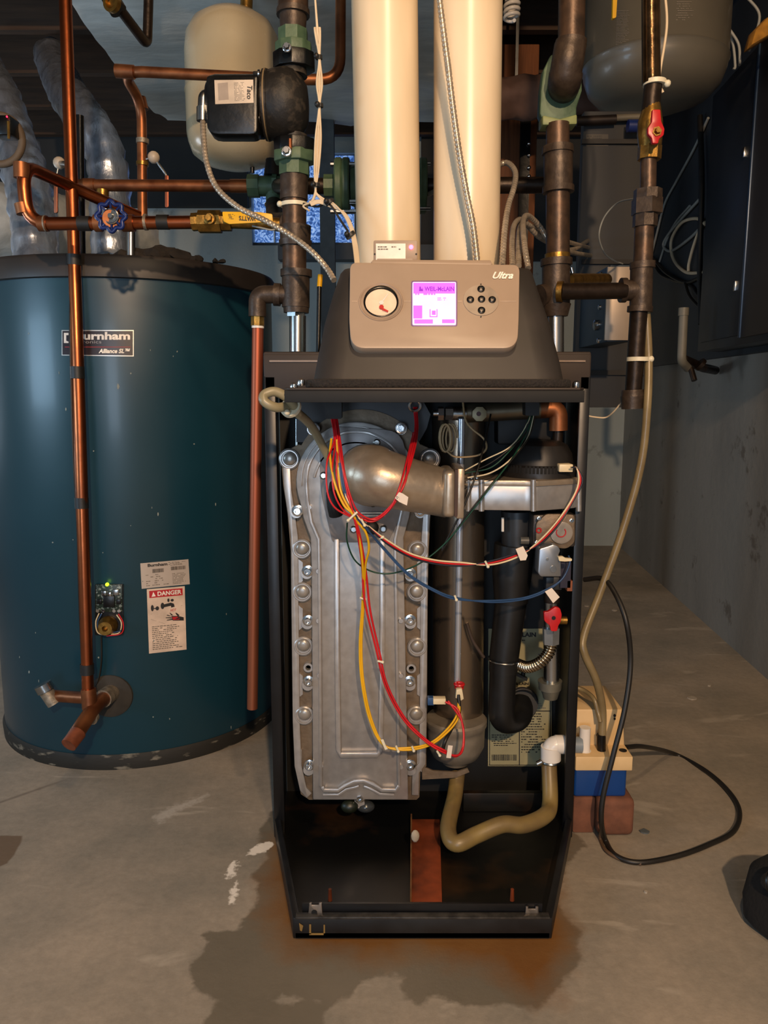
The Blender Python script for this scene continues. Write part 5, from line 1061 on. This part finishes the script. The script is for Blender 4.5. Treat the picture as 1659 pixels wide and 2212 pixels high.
for nm, x, y0, y1, r0, Y, mt, n_, r1 in (('gas_nipple', 1192, 1270, 1300, 17, 1.45, IRON_DARK, 14, 17), ('gas_nipple', 1190, 1300, 1360, 15, 1.45, STEEL, 14, 15), ('flare_nut', 1190, 1356, 1390, 19, 1.445, M('galvanised', '#9ea2a4', .35, .8), 6, 18),
    ('gas_drop', 1191, 1380, 1476, 17, 1.48, STEEL, 20, 17), ('drop_coupling', 1188, 1470, 1488, 26, 1.48, M('galvanised_dusty', '#8d8a7c', .4, .7), 20, 24), ('drop_plug', 1189, 1486, 1508, 22, 1.48, M('galvanised_dusty', '#8d8a7c', .4, .7), 20, 15)): col(t, nm, x, y0, y1, r0, Y, mt, r1, n_)
m = MB(); kv = mpp(1195, 1340, 1.40); m.slab(roundpoly([(1190, 1318), (1200, 1311), (1210, 1314), (1214, 1328), (1211, 1345), (1206, 1352), (1204, 1364), (1190, 1364), (1188, 1352), (1176, 1342), (1175, 1322), (1184, 1322)], 4), YP(1.41), .010); GVh = m.build('red_valve_lever', RED, t, bev=.0015)
disc(1196, 1335, 4.5, CABI_IN, 'lever_hole', GVh, .0006, .010, 14, YP(1.41), kv); m = MB(); m.seg(P(1206, 1340, 1.435), P(1224, 1340, 1.435), 9 * kv, n=12); m.build('brass_plug', BRASS, t)
pts = [P(1192, 1388, 1.445), P(1184, 1412, 1.445), P(1165, 1432, 1.45), P(1140, 1441, 1.47), P(1116, 1434, 1.50), P(1108, 1430, 1.52)]
corr('flexible_gas_connector', pts, 14 * kv, M('stainless_bellows', '#b8a890', .2, 1.0, .1, 30), t, .0058, .3, 14)
m = MB(); m.slab([(1105, 1448), (1140, 1466), (1138, 1472), (1104, 1454)], YP(1.53), .01); m.seg(P(1130, 1440, 1.53), P(1130, 1465, 1.53), 5 * kv); m.build('hose_bracket', CABI_IN, t)
# instruction plate at the back
LP = YP(YB1 - .014); q = [(1055, 1358), (1190, 1358), (1192, 1655), (1054, 1655)]
PL = MB().slab(q, LP, .001).build('instruction_plate', M('olive_cream_plate', '#96906f', .5, 0, .06, 20), t); lo = .0015
text('WEIL-McLAIN', [(1072, 1366), (1158, 1366), (1158, 1376), (1072, 1376)], LP, lo, INK, PL, .05); fine([(1075, 1381), (1135, 1381), (1135, 1386), (1075, 1386)], LP, lo, 1, INK, PL, 2)
fine([(1070, 1400), (1180, 1400), (1180, 1460), (1070, 1460)], LP, lo, 6, GREYINK, PL, 3, .35, fill=.4); text('WEIL-McLAIN', [(1085, 1474), (1142, 1474), (1142, 1480), (1085, 1480)], LP, lo, INK, PL, .05)
fine([(1150, 1518), (1186, 1518), (1186, 1532), (1150, 1532)], LP, lo, 3, GREYINK, PL, 4); m = MB(); 
for r_ in (rect(1121, 1535, 1123, 1654), rect(1121, 1535, 1189, 1537), rect(1056, 1652, 1190, 1653.5), rect(1188, 1480, 1190, 1652), rect(1057, 1500, 1058.5, 1652)): m.slab(r_, LP, .0002, .0012)
m.build('ruled_line', INK, PL); fine([(1062, 1586), (1116, 1586), (1116, 1613), (1062, 1613)], LP, lo, 6, INK, PL, 6, .4); fine([(1126, 1540), (1182, 1540), (1182, 1628), (1126, 1628)], LP, lo, 16, INK, PL, 7, .4)
bars([(1062, 1630), (1116, 1630), (1116, 1643), (1062, 1643)], LP, lo, 34, INK, PL)
# drain hose and white elbow
DR = M('brown_drain_hose', '#6d5a3a', .38, 0, .2, 18, .1, col2='#85703f')
pp = [(988, 1672, 1.50), (982, 1720, 1.46), (968, 1790, 1.37), (985, 1822, 1.33), (1030, 1803, 1.345), (1085, 1781, 1.36), (1130, 1782, 1.37), (1175, 1763, 1.40), (1188, 1735, 1.44), (1186, 1650, 1.485)]
q = smooth([P(*p) for p in pp], 9); q = [Vector((p.x, p.y, max(p.z, .031))) for p in q]
MB().tube(q, [17.5 * mpp(1030, 1700, 1.40)] * len(q), 18).build('drain_hose', DR, t, ang=70)
m = MB(); kw = mpp(1190, 1615, 1.485); m.tube(fillet([P(1190, 1640, 1.485), P(1190, 1608, 1.485), P(1222, 1608, 1.485)], .028), 19 * kw, 24); m.seg(P(1190, 1612, 1.485), P(1190, 1640, 1.485), 21.5 * kw, n=24); m.seg(P(1200, 1608, 1.485), P(1220, 1608, 1.485), 20 * kw, n=24); WE = m.build('white_elbow', WHITEP, t, ang=45)
MB().seg(P(1216, 1608, 1.485), P(1256, 1609, 1.485), 17.5 * kw, n=20).build('grey_stub', M('grey_plastic_stub', '#77828a', .4), WE)
m = MB(); m.torus(P(1188, 1643, 1.485), (0, 0, 1), 20 * kw, 2.6 * kw, 30, 6); m.seg(P(1160, 1650, 1.475), P(1170, 1645, 1.475), 6 * kw, n=10); m.build('hose_clamp', STEEL, t)
m = MB(); c = P(755, 1742, 1.42); m.ball(c, 18 * kH, 14, (1.1, .8, .8)); m.build('drain_cap', M('dark_green_cap', '#141a10', .4, 0, .2, 30), t); m = MB(); m.ball(P(790, 1742, 1.43), 19 * kH, 14, (1.1, .8, .7)); m.build('clear_cup', M('cloudy_cup', '#34383a', .2, 0, .2), t)
# clear hose with curled end
CH_ = M('milky_silicone_tube', '#948b6e', .35, 0, .06, 20, trans=.15)
pp = [(728, 1060, 1.385), (724, 1020, 1.38), (700, 970, 1.36), (672, 920, 1.31), (640, 890, 1.25), (622, 879, 1.22), (596, 880, 1.195), (572, 868, 1.19), (571, 853, 1.195), (592, 846, 1.20), (616, 856, 1.205), (634, 876, 1.215), (644, 894, 1.235)]
MB().tube(smooth([P(*p) for p in pp], 10), 9.5 * mpp(660, 900, 1.3), 16).build('pressure_tube', CH_, t, ang=75)
tie(P(628, 880, 1.22), P(650, 905, 1.26) - P(616, 868, 1.21), .0155, .003, NYLON, t, (-.2, -.9, -.4))
pipe(t, 'grey_riser_tube', [(642, 905, 1.47), (642, 985, 1.47)], 5, STEEL)
# ---- wiring
Yw = 1.27
reds = [[(716, 903, 1.33), (722, 950, 1.30), (706, 1000, 1.27), (707, 1060, 1.26), (722, 1095, 1.26), (755, 1115, 1.265), (785, 1124, 1.27), (815, 1120, 1.27), (845, 1095, 1.265), (870, 1050, 1.27), (888, 985, 1.30), (900, 925, 1.37), (897, 880, 1.41)],
        [(720, 903, 1.33), (724, 955, 1.30), (718, 1010, 1.27), (722, 1065, 1.26), (745, 1105, 1.262), (782, 1121, 1.267), (818, 1116, 1.268), (852, 1083, 1.262), (876, 1040, 1.268), (884, 985, 1.30), (897, 925, 1.37), (894, 880, 1.41)],
        [(724, 903, 1.33), (730, 950, 1.29), (740, 1010, 1.265), (752, 1070, 1.26), (766, 1106, 1.262), (800, 1127, 1.268), (835, 1108, 1.265), (866, 1062, 1.265), (892, 985, 1.30), (902, 930, 1.37), (900, 880, 1.41)],
        [(728, 905, 1.33), (736, 960, 1.29), (746, 1030, 1.262), (762, 1085, 1.258), (780, 1112, 1.262), (812, 1122, 1.266), (843, 1098, 1.26), (864, 1050, 1.262), (880, 990, 1.30), (893, 935, 1.37)]]
for p in reds: wire('red_wire', p, 2.1, W_RED, t)
for p in ([(722, 905, 1.33), (728, 980, 1.28), (728, 1030, 1.27), (742, 1085, 1.262), (762, 1112, 1.26), (772, 1150, 1.27), (782, 1220, 1.30), (788, 1300, 1.32), (812, 1400, 1.34), (832, 1480, 1.345), (870, 1552, 1.345), (920, 1602, 1.34), (965, 1628, 1.34), (995, 1628, 1.35), (1002, 1590, 1.37), (990, 1535, 1.385), (962, 1516, 1.39)],
          [(726, 905, 1.33), (734, 980, 1.28), (750, 1060, 1.262), (764, 1112, 1.26), (778, 1160, 1.275), (791, 1240, 1.31), (800, 1320, 1.33), (820, 1410, 1.34), (836, 1478, 1.342), (874, 1550, 1.342), (922, 1599, 1.34), (962, 1622, 1.34), (985, 1634, 1.35), (1000, 1612, 1.36), (998, 1560, 1.38), (968, 1514, 1.39)]): wire('red_wire', p, 2.4, W_RED, t)
for p in ([(716, 948, 1.30), (713, 985, 1.28), (722, 1040, 1.262), (742, 1090, 1.258), (765, 1115, 1.26), (776, 1160, 1.275), (784, 1230, 1.30), (783, 1300, 1.33), (777, 1390, 1.345), (781, 1470, 1.35), (797, 1550, 1.35), (825, 1606, 1.345), (870, 1620, 1.34), (925, 1611, 1.35), (965, 1583, 1.37), (990, 1550, 1.39), (993, 1510, 1.41)],
          [(728, 950, 1.29), (730, 1000, 1.275), (736, 1060, 1.26), (760, 1108, 1.258), (770, 1125, 1.265), (790, 1150, 1.27), (797, 1185, 1.28), (789, 1225, 1.30), (786, 1300, 1.33), (781, 1390, 1.345), (785, 1470, 1.35), (802, 1552, 1.35), (830, 1609, 1.345), (872, 1616, 1.34), (925, 1607, 1.35), (962, 1579, 1.37), (986, 1546, 1.39), (991, 1510, 1.41)]): wire('yellow_wire', p, 2.5, W_YEL, t)
for d in (0, 3.5): wire('blue_wire', [(733 + d, 1000, 1.27), (740 + d, 1050, 1.262), (756 + d, 1100, 1.262), (780 + d, 1130, 1.267), (822, 1175 + d, 1.285), (880, 1237 + d, 1.30), (935, 1272 + d, 1.31), (985, 1291 + d, 1.32), (1060, 1301 - d, 1.34), (1130, 1295 - d, 1.36), (1180, 1277 - d, 1.375), (1215, 1250, 1.385), (1231, 1215, 1.39), (1228, 1200, 1.39)], 2, W_BLUE, t)
for d, mt, nm in ((-4, W_WHITE, 'white_wire'), (0, W_RED, 'red_wire'), (4, W_NAVY, 'navy_wire')):
    wire(nm, [(736 + d, 1010, 1.27), (746 + d, 1060, 1.262), (768, 1110, 1.26), (795, 1136, 1.265), (835, 1170 + d, 1.28), (885, 1199 + d, 1.30), (940, 1214 + d, 1.31), (1000, 1219 + d * .9, 1.32), (1060, 1216 - d, 1.33), (1120, 1198 - d, 1.345), (1165, 1172 + d, 1.36), (1205, 1130 + d * 1.5, 1.375), (1238, 1078 + d, 1.385), (1254 + d, 1040, 1.39), (1246, 1012, 1.395), (1232, 1010, 1.40)], 2, mt, t)
wire('green_wire', [(750, 1130, 1.28), (750, 1170, 1.30), (768, 1212, 1.32), (805, 1235, 1.33), (850, 1238, 1.33), (905, 1218, 1.32), (960, 1175, 1.32), (1015, 1110, 1.31), (1065, 1045, 1.31), (1110, 985, 1.34), (1140, 930, 1.38), (1150, 895, 1.40)], 1.8, W_GREEN, t)
wire('green_wire', [(1005, 1022, 1.35), (1060, 1010, 1.34), (1100, 975, 1.345), (1130, 935, 1.38), (1145, 897, 1.40)], 1.6, W_GREEN, t); wire('white_wire', [(1005, 1016, 1.36), (1050, 992, 1.35), (1098, 968, 1.35), (1128, 935, 1.38), (1147, 897, 1.40)], 1.5, W_WHITE, t)
wire('white_wire', [(1010, 1032, 1.35), (1058, 1022, 1.345), (1100, 995, 1.345), (1138, 950, 1.37), (1154, 897, 1.40)], 1.8, W_WHITE, t); wire('black_wire', [(955, 1190, 1.33), (1005, 1118, 1.31), (1050, 1060, 1.31), (1100, 1000, 1.33), (1142, 945, 1.37), (1156, 895, 1.40)], 1.7, W_BLACK, t)
wire('black_wire', [(955, 1186, 1.33), (1000, 1098, 1.32), (1030, 1020, 1.33), (1048, 950, 1.37), (1060, 895, 1.42)], 2.2, W_BLACK, t); wire('black_wire', [(1000, 1026, 1.36), (1060, 1000, 1.345), (1112, 960, 1.35), (1140, 930, 1.38), (1148, 893, 1.40)], 1.5, W_BLACK, t)
wire('beige_wire', [(1000, 870, 1.44), (1005, 905, 1.42), (1018, 925, 1.41), (1045, 948, 1.41), (1050, 970, 1.40), (1030, 984, 1.40), (985, 987, 1.40), (965, 975, 1.40)], 2.2, W_BEIGE, t)
q = []
for i in range(5 * 16 + 1):
    a = 2 * math.pi * i / 16; b_ = P(958 + 3 * (i / 16) + 12 * math.cos(a) + 4 * math.cos(a * .21), 946 + 30 * math.sin(a), 1.40 + .003 * (i / 16)); q.append(b_)
MB().tube(q, 2.2 * kH, 7).build('coiled_wire', W_BEIGE, t, ang=80)
wire('spark_lead', [(990, 1500, 1.41), (992, 1540, 1.40), (975, 1575, 1.39), (962, 1600, 1.37), (955, 1625, 1.37)], 4, W_BLACK, t)
wire('pipe_wire', [(1008, 1345, 1.46), (1022, 1385, 1.465), (1045, 1420, 1.47)], 4, M('shadow_brown', '#3c3028', .5), t)
# ties and tags on the wiring
def tagp(name, pts, Y, mat=WHITEP): return MB().slab(pts, YP(Y), .0008).build(name, mat, t)
tagp('wire_tag', [(862, 1063), (870, 1066), (882, 1074), (879, 1092), (862, 1084), (853, 1076)], 1.255, PAPER); fine([(856, 1071), (864, 1074), (864, 1080), (856, 1077)], YP(1.255), .0012, 2, INK, t, 3)
tagp('wire_tag', [(1114, 1186), (1130, 1180), (1140, 1200), (1136, 1210), (1124, 1211), (1118, 1196)], 1.335, PAPER); tagp('wire_tag', [(1177, 1278), (1192, 1270), (1209, 1290), (1195, 1303)], 1.365, PAPER); tagp('wire_tag', [(968, 1610), (978, 1611), (974, 1638), (964, 1637)], 1.33, PAPER)
tagp('wire_tag', [(822, 1598), (828, 1597), (834, 1612), (838, 1618), (832, 1620)], 1.335, NYLON)
for (x, y, Y, d) in ((762, 1115, 1.252, (-20, 12)), (784, 1128, 1.258, (3, 8)), (783, 1293, 1.322, (6, 0)), (821, 1429, 1.335, (6, -1)), (823, 1162, 1.275, (3, -6)), (984, 1291, 1.315, (0, 5)), (1051, 1218, 1.322, (2, 7)), (858, 1617, 1.335, (1, 7)), (892, 1617, 1.337, (0, 5)), (947, 1627, 1.333, (2, 5))):
    a = P(x - d[0] * .6 - 2, y - d[1] * .6 - 2, Y); b_ = P(x + d[0] * .6 + 2, y + d[1] * .6 + 2, Y); m = MB(); m.tube([a, b_], 2.2 * kH, 6); m.ball(b_, 3.4 * kH, 8); m.build('cable_tie', NYLON, t)
# ================================================================== ON THE HOOD
t = thing('sensor_module', 'small grey module with white label and glowing red lamp on the hood', 'module', P(853, 568, 1.36)); MS = YP(1.345)
MB().slab(roundpoly(rect(807, 519, 902, 574), 4), MS, .014, -.02).build('housing', M('module_grey', '#9a8470', .45), t, bev=.001)
MB().slab(rect(812, 526, 876, 568), MS, .0006, -.006).build('white_label', M('label_white', '#efe2d4', .4), t); fine([(816, 531), (870, 531), (870, 541), (816, 541)], MS, -.005, 2, GREYINK, t, 3)
MB().lathe(MS.at(888, 534, -.006), (0, -1, 0), [(0, 5 * k), (.002, 5 * k), (.003, 3 * k)], 16).build('lamp', M('red_module_led', '#ff4a78', .3, emit='#ff5a88', es=4), t)
for x in (809.5, 899): MB().lathe(MS.at(x, 549, -.006), (0, -1, 0), [(0, 2.2 * k), (.0004, 2.2 * k)], 10).build('screw_hole', CABI_IN, t)
a = P(853, 572, 1.345); MB().box(a.x - .03, a.x + .03, 1.345, 1.38, 1.099, a.z + .01).build('foot', M('module_grey', '#9a8470', .45), t)
# conduits
def conduit(label, pts, rpx=7):
    o = corr('armoured_conduit', W(pts), rpx * mpp(*pts[-1]), FLEX, None); tag(o, label, 'conduit', 'armoured conduits entering the hood')
conduit('armoured steel conduit curving from the black pump down to the hood', [(438, 262, 1.50), (440, 300, 1.48), (446, 350, 1.46), (468, 405, 1.44), (515, 448, 1.42), (570, 475, 1.41), (630, 510, 1.40), (675, 545, 1.38), (706, 580, 1.37), (722, 606, 1.35)], 6.8)
conduit('armoured steel conduit running down across the right vent pipe', [(944, -40, 1.40), (953, 30, 1.40), (966, 130, 1.40), (978, 230, 1.40), (992, 330, 1.40), (1008, 420, 1.40), (1022, 490, 1.395), (1032, 575, 1.385)], 7)
conduit('armoured conduit looping out behind the right vent pipe', [(925, 420, 1.79), (1000, 385, 1.72), (1065, 362, 1.62), (1095, 352, 1.60), (1113, 372, 1.56), (1110, 405, 1.52), (1098, 445, 1.48), (1090, 500, 1.43), (1085, 575, 1.38)], 7)
conduit('inner armoured conduit arching down to the hood corner', [(1272, 535, 2.14), (1220, 520, 1.85), (1150, 490, 1.62), (1125, 474, 1.58), (1110, 488, 1.52), (1106, 525, 1.44), (1107, 575, 1.38)], 6.5)
conduit('outer armoured conduit arching from the iron riser to the hood corner', [(1276, 552, 2.14), (1235, 545, 1.85), (1190, 525, 1.64), (1165, 488, 1.62), (1140, 466, 1.58), (1130, 480, 1.52), (1133, 530, 1.42), (1141, 580, 1.385)], 7)
conduit('shaded conduit passing behind the right iron riser', [(1270, 520, 2.14), (1230, 540, 1.9), (1170, 515, 1.66), (1135, 484, 1.60), (1122, 500, 1.52), (1120, 575, 1.39)], 7)
# white thermostat wire bundle
t = thing('white_wire_bundle', 'bundle of thin white wires tied beside the left vent pipe', 'wires', P(685, 430, 1.44)); rnd = random.Random(4)
zs = [(-45, 0), (-15, 0), (60, 7), (125, 1), (180, 7), (228, 1), (300, 7), (370, 5), (402, 1)]
for j in range(5):
    pts = []
    for y, sp_ in zs: xc = 678 + 12 * min(1, (y + 40) / 165) if y < 230 else 691 - 9 * (y - 230) / 170; pts.append((xc + (j - 2) * sp_ * .42, y, 1.44 + .002 * (j % 2)))
    pts += [(680 + j, 418, 1.44), (672 + (j * 9 if j > 2 else j * 2), 436, 1.44)]
    if j < 2: pts += [(655, 445, 1.45), (668, 455, 1.44)]
    wire('white_wire', pts, 2.2, W_CREAM, t)
for j in range(5): wire('white_wire', [(668 + j, 436 + j * 2, 1.44), (690, 433 + j * 1.5, 1.44), (712, 434 + j * 3, 1.44), (738 + j * 1.5, 458 + j * .5, 1.43), (755 + j * 1.5, 490, 1.42), (763 + j * 2, 530, 1.41), (768 + j * 2, 572, 1.39)], 2.1, W_CREAM, t)
wire('black_wire', [(655, 440, 1.46), (685, 446, 1.45), (710, 440, 1.44), (735, 475, 1.43), (752, 500, 1.42)], 2.5, W_BLACK, t)
for (x, y, r) in ((689, 124, 5), (691, 228, 5), (683, 400, 6), (712, 437, 8), (757, 508, 9)): tie(P(x, y, 1.44 if y < 450 else 1.415), (0, 0, 1) if y < 430 else (.6, 0, -.8), r * kH, .003, TAPE, t, (-.5, -.8, 0))
# black and yellow rod leaning behind
o = thing('rod', 'black rod with a yellow tip leaning behind the hood', 'rod', P(678, 752, 1.70)); a = P(690, 618, 1.72); MB().tube([a, Vector((a.x - .03, 1.66, .001))], 5 * mpp(690, 618, 1.72), 10).build('shaft', BLACKP, o); pipe(o, 'grip_sleeve', [(690, 618, 1.72), (689.5, 624, 1.72)], 5, BLACKP); pipe(o, 'yellow_tip', [(692, 594, 1.725), (690, 620, 1.72)], 5.5, YEL)
# ================================================================== CONDENSATE PUMP ON BRICK
BRK = M('weathered_brick', '#7a4c36', .85, 0, .25, 25, .8, col2='#5c3a2a')
b0 = G(1236, 1808); bx0 = G(1236, 1800).x
YK = 1.468
zt_ = P(1300, 1722, YK).z
t = thing('brick', 'red-brown brick lying flat under the blue pump tank', 'brick', P(1300, 1800, YK + .03)); xA = .389; xB = P(1368, 1760, YK).x
xM = P(1288, 1760, YK).x
m = MB(); m.box(xA, xM - .002, YK, YK + .15, 0, zt_); o = m.build('brick_half', BRK, t, bev=.006); m = MB(); m.box(xM + .001, xB, YK - .012, YK + .15, 0, zt_); m.build('brick_half', BRK, t, bev=.012, seg=3)
t = thing('condensate_pump', 'small cream and blue condensate pump standing on the brick', 'pump', P(1300, 1722, YK + .05))
CRE = M('cream_pump_plastic', '#d9bb8c', .5, 0, .06, 16, col2='#cba975'); BLU = M('blue_pump_tank', '#0d3a78', .4, 0, .08, 16)
x0, x1 = P(1240, 1690, YK).x, P(1354, 1690, YK).x; z1 = P(1300, 1655, YK).z
m = MB(); m.box(.389, x1, YK, YK + .175, zt_, z1); m.build('tank', BLU, t, bev=.006, seg=3)
x2 = P(1366, 1650, YK - .006).x; z2 = P(1300, 1636, YK - .006).z
m = MB(); m.box(.388, x2, YK - .008, YK + .19, z1 - .006, z2 + .002); m.build('lid', CRE, t, bev=.002)
YC = YK + .045; x3 = P(1346, 1560, YC).x; z3 = P(1300, 1533, YC).z
m = MB(); xa_ = .389; m.add([(xa_, YC, z2), (x3 + .006, YC, z2), (x3 + .006, YC + .135, z2), (xa_, YC + .135, z2), (xa_, YC + .002, z3), (x3, YC + .002, z3), (x3, YC + .135, z3), (xa_, YC + .135, z3)], [[0, 1, 2, 3], [4, 7, 6, 5], [0, 4, 5, 1], [1, 5, 6, 2], [2, 6, 7, 3], [3, 7, 4, 0]])
m.build('motor_cover', CRE, t, bev=.004)
YS = YP(YC); 
m = MB(); m.slab(circ(1328, 1546, 3, 10), YS, .001); m.slab(circ(1328, 1553, 2.4, 10), YS, .001); m.slab(circ(1290, 1588, 2, 8), YS, .001); m.build('cover_hole', CABI_IN, t)
m = MB(); c = P(1345, 1634, YK + .02); m.lathe(Vector((c.x, YK + .02, z2 + .001)), (0, 0, 1), [(0, .008), (.002, .008)], 16); m.build('lid_hole', CABI_IN, t)
kw = mpp(1250, 1600, YK); m = MB(); m.tube([P(1264, 1571, YK + .02), P(1262, 1630, YK + .02)], 12 * kw, 20); m.tube([P(1256, 1606, YK + .02), P(1225, 1607, YK + .02)], 14 * kw, 20); m.tube([P(1263, 1620, YK + .02), P(1262, 1631, YK + .02)], 14 * kw, 20); m.build('white_tee', WHITEP, t, ang=45)
wire('tube', [(1240, 1484, YC + .03), (1262, 1492, YC + .02), (1283, 1510, YC - .01), (1292, 1540, YC - .02), (1297, 1560, YC - .03)], 5, CLEAR, t)
# power cord
CORD = M('black_cord_rubber', '#1b1814', .45, 0, .15, 20)
q = [G(1352, 1612, .12), P(1400, 1612, 1.62), G(1455, 1628, .006), G(1520, 1662, .006), G(1570, 1705, .006), G(1597, 1750, .006), G(1585, 1795, .006), G(1530, 1825, .006), G(1460, 1850, .006), G(1380, 1863, .006), G(1330, 1848, .006), G(1308, 1815, .006), P(1299, 1775, 1.41), P(1303, 1720, 1.41), P(1325, 1630, 1.42), P(1350, 1530, 1.44), P(1362, 1430, 1.46), P(1352, 1340, 1.46), P(1325, 1275, 1.50), P(1300, 1250, 1.53), P(1262, 1252, 1.56)]
q[0] = P(1352, 1614, YK + .10); q[1] = P(1392, 1613, YK + .16)
o = MB().tube(smooth(q, 12), 5.4 * mpp(1400, 1700, 1.5), 10).build('power_cord', CORD, None, ang=80); tag(o, 'black power cord looping over the floor and up past the pump', 'cord')
q = [G(1385, 1866, .005), G(1345, 1858, .005), G(1310, 1838, .005), G(1297, 1812, .005), P(1300, 1785, 1.42), P(1296, 1776, 1.44)]
o = MB().tube(smooth(q, 8), 4 * mpp(1330, 1850, 1.35), 8).build('brown_cord', M('brown_cord_sheath', '#5a4430', .6), None, ang=80); tag(o, 'short brown cord end lying beside the black cord at the brick', 'cord')
# thermostat cables and coil on the right
WPn = Plane((rwx(3), 3, 0), rn)
def wcable(name, pts, rpx, mat, parent, off=.03):
    q = smooth([WPn.at(x, y, off) for x, y in pts], 8); k_ = q[len(q) // 2].y / 1715
    return MB().tube(q, rpx * k_, 8).build(name, mat, parent, ang=80)
t = thing('cable_coil', 'coil of pale grey cable hanging on the dark slate board', 'cable', WPn.at(1480, 520, .03))
wcable('cable', [(1530, 255), (1500, 320), (1462, 390), (1436, 440), (1420, 500), (1408, 548)], 2.6, W_GREY, t, .028)
wcable('cable', [(1512, 430), (1475, 470), (1445, 505), (1433, 530), (1450, 542), (1490, 515), (1525, 480)], 3, W_GREY, t, .030)
wcable('cable', [(1525, 485), (1505, 472), (1472, 482), (1450, 520), (1455, 560), (1482, 588), (1524, 588)], 3.2, W_CREAM, t, .034)
wcable('cable', [(1525, 480), (1510, 500), (1497, 535), (1488, 570), (1487, 586)], 3.2, W_CREAM, t, .032); wcable('cable', [(1490, 445), (1460, 480), (1440, 520), (1425, 565)], 2.5, W_GREY, t, .026)
o = wire('cable', [(1378, 428, 1.57), (1335, 438, 1.70), (1305, 470, 1.74), (1294, 510, 1.76), (1305, 545, 1.80), (1325, 562, 1.84), (1345, 570, 1.885)], 1.8, W_GREY, None); tag(o, 'thin grey cable arc left of the gas pipe union', 'cable')
o = wire('cable', [(1345, 866, 1.56), (1325, 890, 1.58), (1308, 902, 1.60), (1285, 901, 1.60), (1268, 898, 1.6)], 1.8, W_CREAM, None); tag(o, 'short white cable from the capped pipe to the boiler side', 'cable')
for i, pp in enumerate(([(1408, 555), (1425, 590), (1455, 605), (1490, 615), (1510, 640)], [(1412, 560), (1440, 590), (1480, 610), (1512, 600)], [(1480, 612), (1490, 640), (1515, 668)], [(1512, 250), (1516, 400), (1512, 560), (1514, 700)])):
    o = wcable('black_cable', pp, 3.5 if i < 3 else 6, W_BLACK, None, .026 + .006 * i); tag(o, ['lower black cable drooping across the dark slate board', 'upper black cable drooping across the dark slate board', 'short black cable end hanging under the cable tangle', 'thick black cable running down beside the electrical panel'][i], 'cable')
# wall spigot
t = thing('wall_spigot', 'grey plastic stub pipe and dark brass spigot on the right wall', 'spigot', P(1490, 800, 2.7)); SP = M('grey_plastic_pipe', '#6c675a', .5, 0, .1, 20)
pipe(t, 'stub_pipe', [(1477, 672, 2.7), (1472, 780, 2.7), (1485, 795, 2.75)], 9.5, SP, .02); pipe(t, 'cap', [(1477, 665, 2.7), (1476, 682, 2.7)], 11, SP); pipe(t, 'valve_body', [(1476, 776, 2.72), (1520, 795, 2.85), (1545, 800, 2.95)], 10, IRON_DARK, .01)
pipe(t, 'handle_wheel', [(1510, 785, 2.75), (1516, 790, 2.75)], 14, IRON_DARK, n=10); pipe(t, 'spout', [(1492, 795, 2.74), (1500, 822, 2.72)], 6, IRON_DARK)
# blue valve cap behind the gas valve
t = thing('blue_valve', 'dusty white pipe stub with a blue valve knob behind the gas valve', 'valve', P(1370, 270, 1.9)); pipe(t, 'stub', [(1325, 255, 2.13), (1400, 252, 2.13)], 7, M('dusty_white', '#5c5648', .6)); pipe(t, 'knob', [(1356, 272, 2.11), (1386, 272, 2.11)], 13, BLUEV, n=12)
pipe(t, 'iron_pipe', [(1245, 262, 2.13), (1330, 258, 2.13)], 10, M('dark_brown_pipe', '#1d1511', .5, .5))
# black soft bag cut by the right edge
t = thing('black_bag', 'black fabric bag cut off by the right edge of the floor', 'bag', G(1680, 2040)); c = G(1728, 2005, 0)
m = MB(); s0 = 0; m.lathe(c, (.05, 0, 1), [(0, .078), (.01, .088), (.04, .092), (.08, .086), (.10, .07), (.108, .04), (.11, .01)], 36)
for i in range(len(m.v)): m.v[i] += Vector([noise.noise(m.v[i] * 14 + Vector((s * 9, 0, 0))) * .012 for s in range(3)])
m.v = [Vector((p.x, p.y, max(p.z, .001))) for p in m.v]
m.build('body', M('black_fabric', '#0b0b0c', .9, 0, .3, 150, .5), t, ang=70); m = MB(); m.torus(c + Vector((-.06, -.03, .105)), (.3, -1, .4), .022, .004, 20, 8); m.build('carry_loop', BLACKP, t); m = MB(); m.ball(G(1645, 1902, .085), .004, 8); m.build('rivet', STEEL, t)
# small chips on the floor
CHIP = M('pale_chip', '#a39a8c', .8, 0, .1, 60)
for i, (x, y, w_, lb, ct) in enumerate(((1268, 1308, 6, 'pale chip on the floor left of the hanging tube', 'chip'), (1327, 1317, 7, 'pale chip on the floor right of the hanging tube', 'chip'), (1495, 1507, 11, 'tan pebble on the floor by the right wall', 'pebble'), (1393, 1795, 12, 'flat grey pebble on the floor right of the brick', 'pebble'), (1532, 1480, 4, 'tiny white crumb on the floor by the right wall', 'chip'), (1395, 1925, 4, 'tiny white crumb on the floor in front of the cord', 'chip'))):
    c = G(x, y, .003); r = w_ * mpp(x, y, c.y); m = MB(); m.prism([c + Vector((math.cos(a) * r * random.uniform(.7, 1), math.sin(a) * r * random.uniform(.6, 1), 0)) for a in [2 * math.pi * j / 9 for j in range(9)]], (0, 0, -.003))
    o = m.build('chip' if ct == 'chip' else 'pebble', CHIP if i != 3 else M('grey_pebble', '#4f5558', .7), None, flat=True); tag(o, lb, ct)
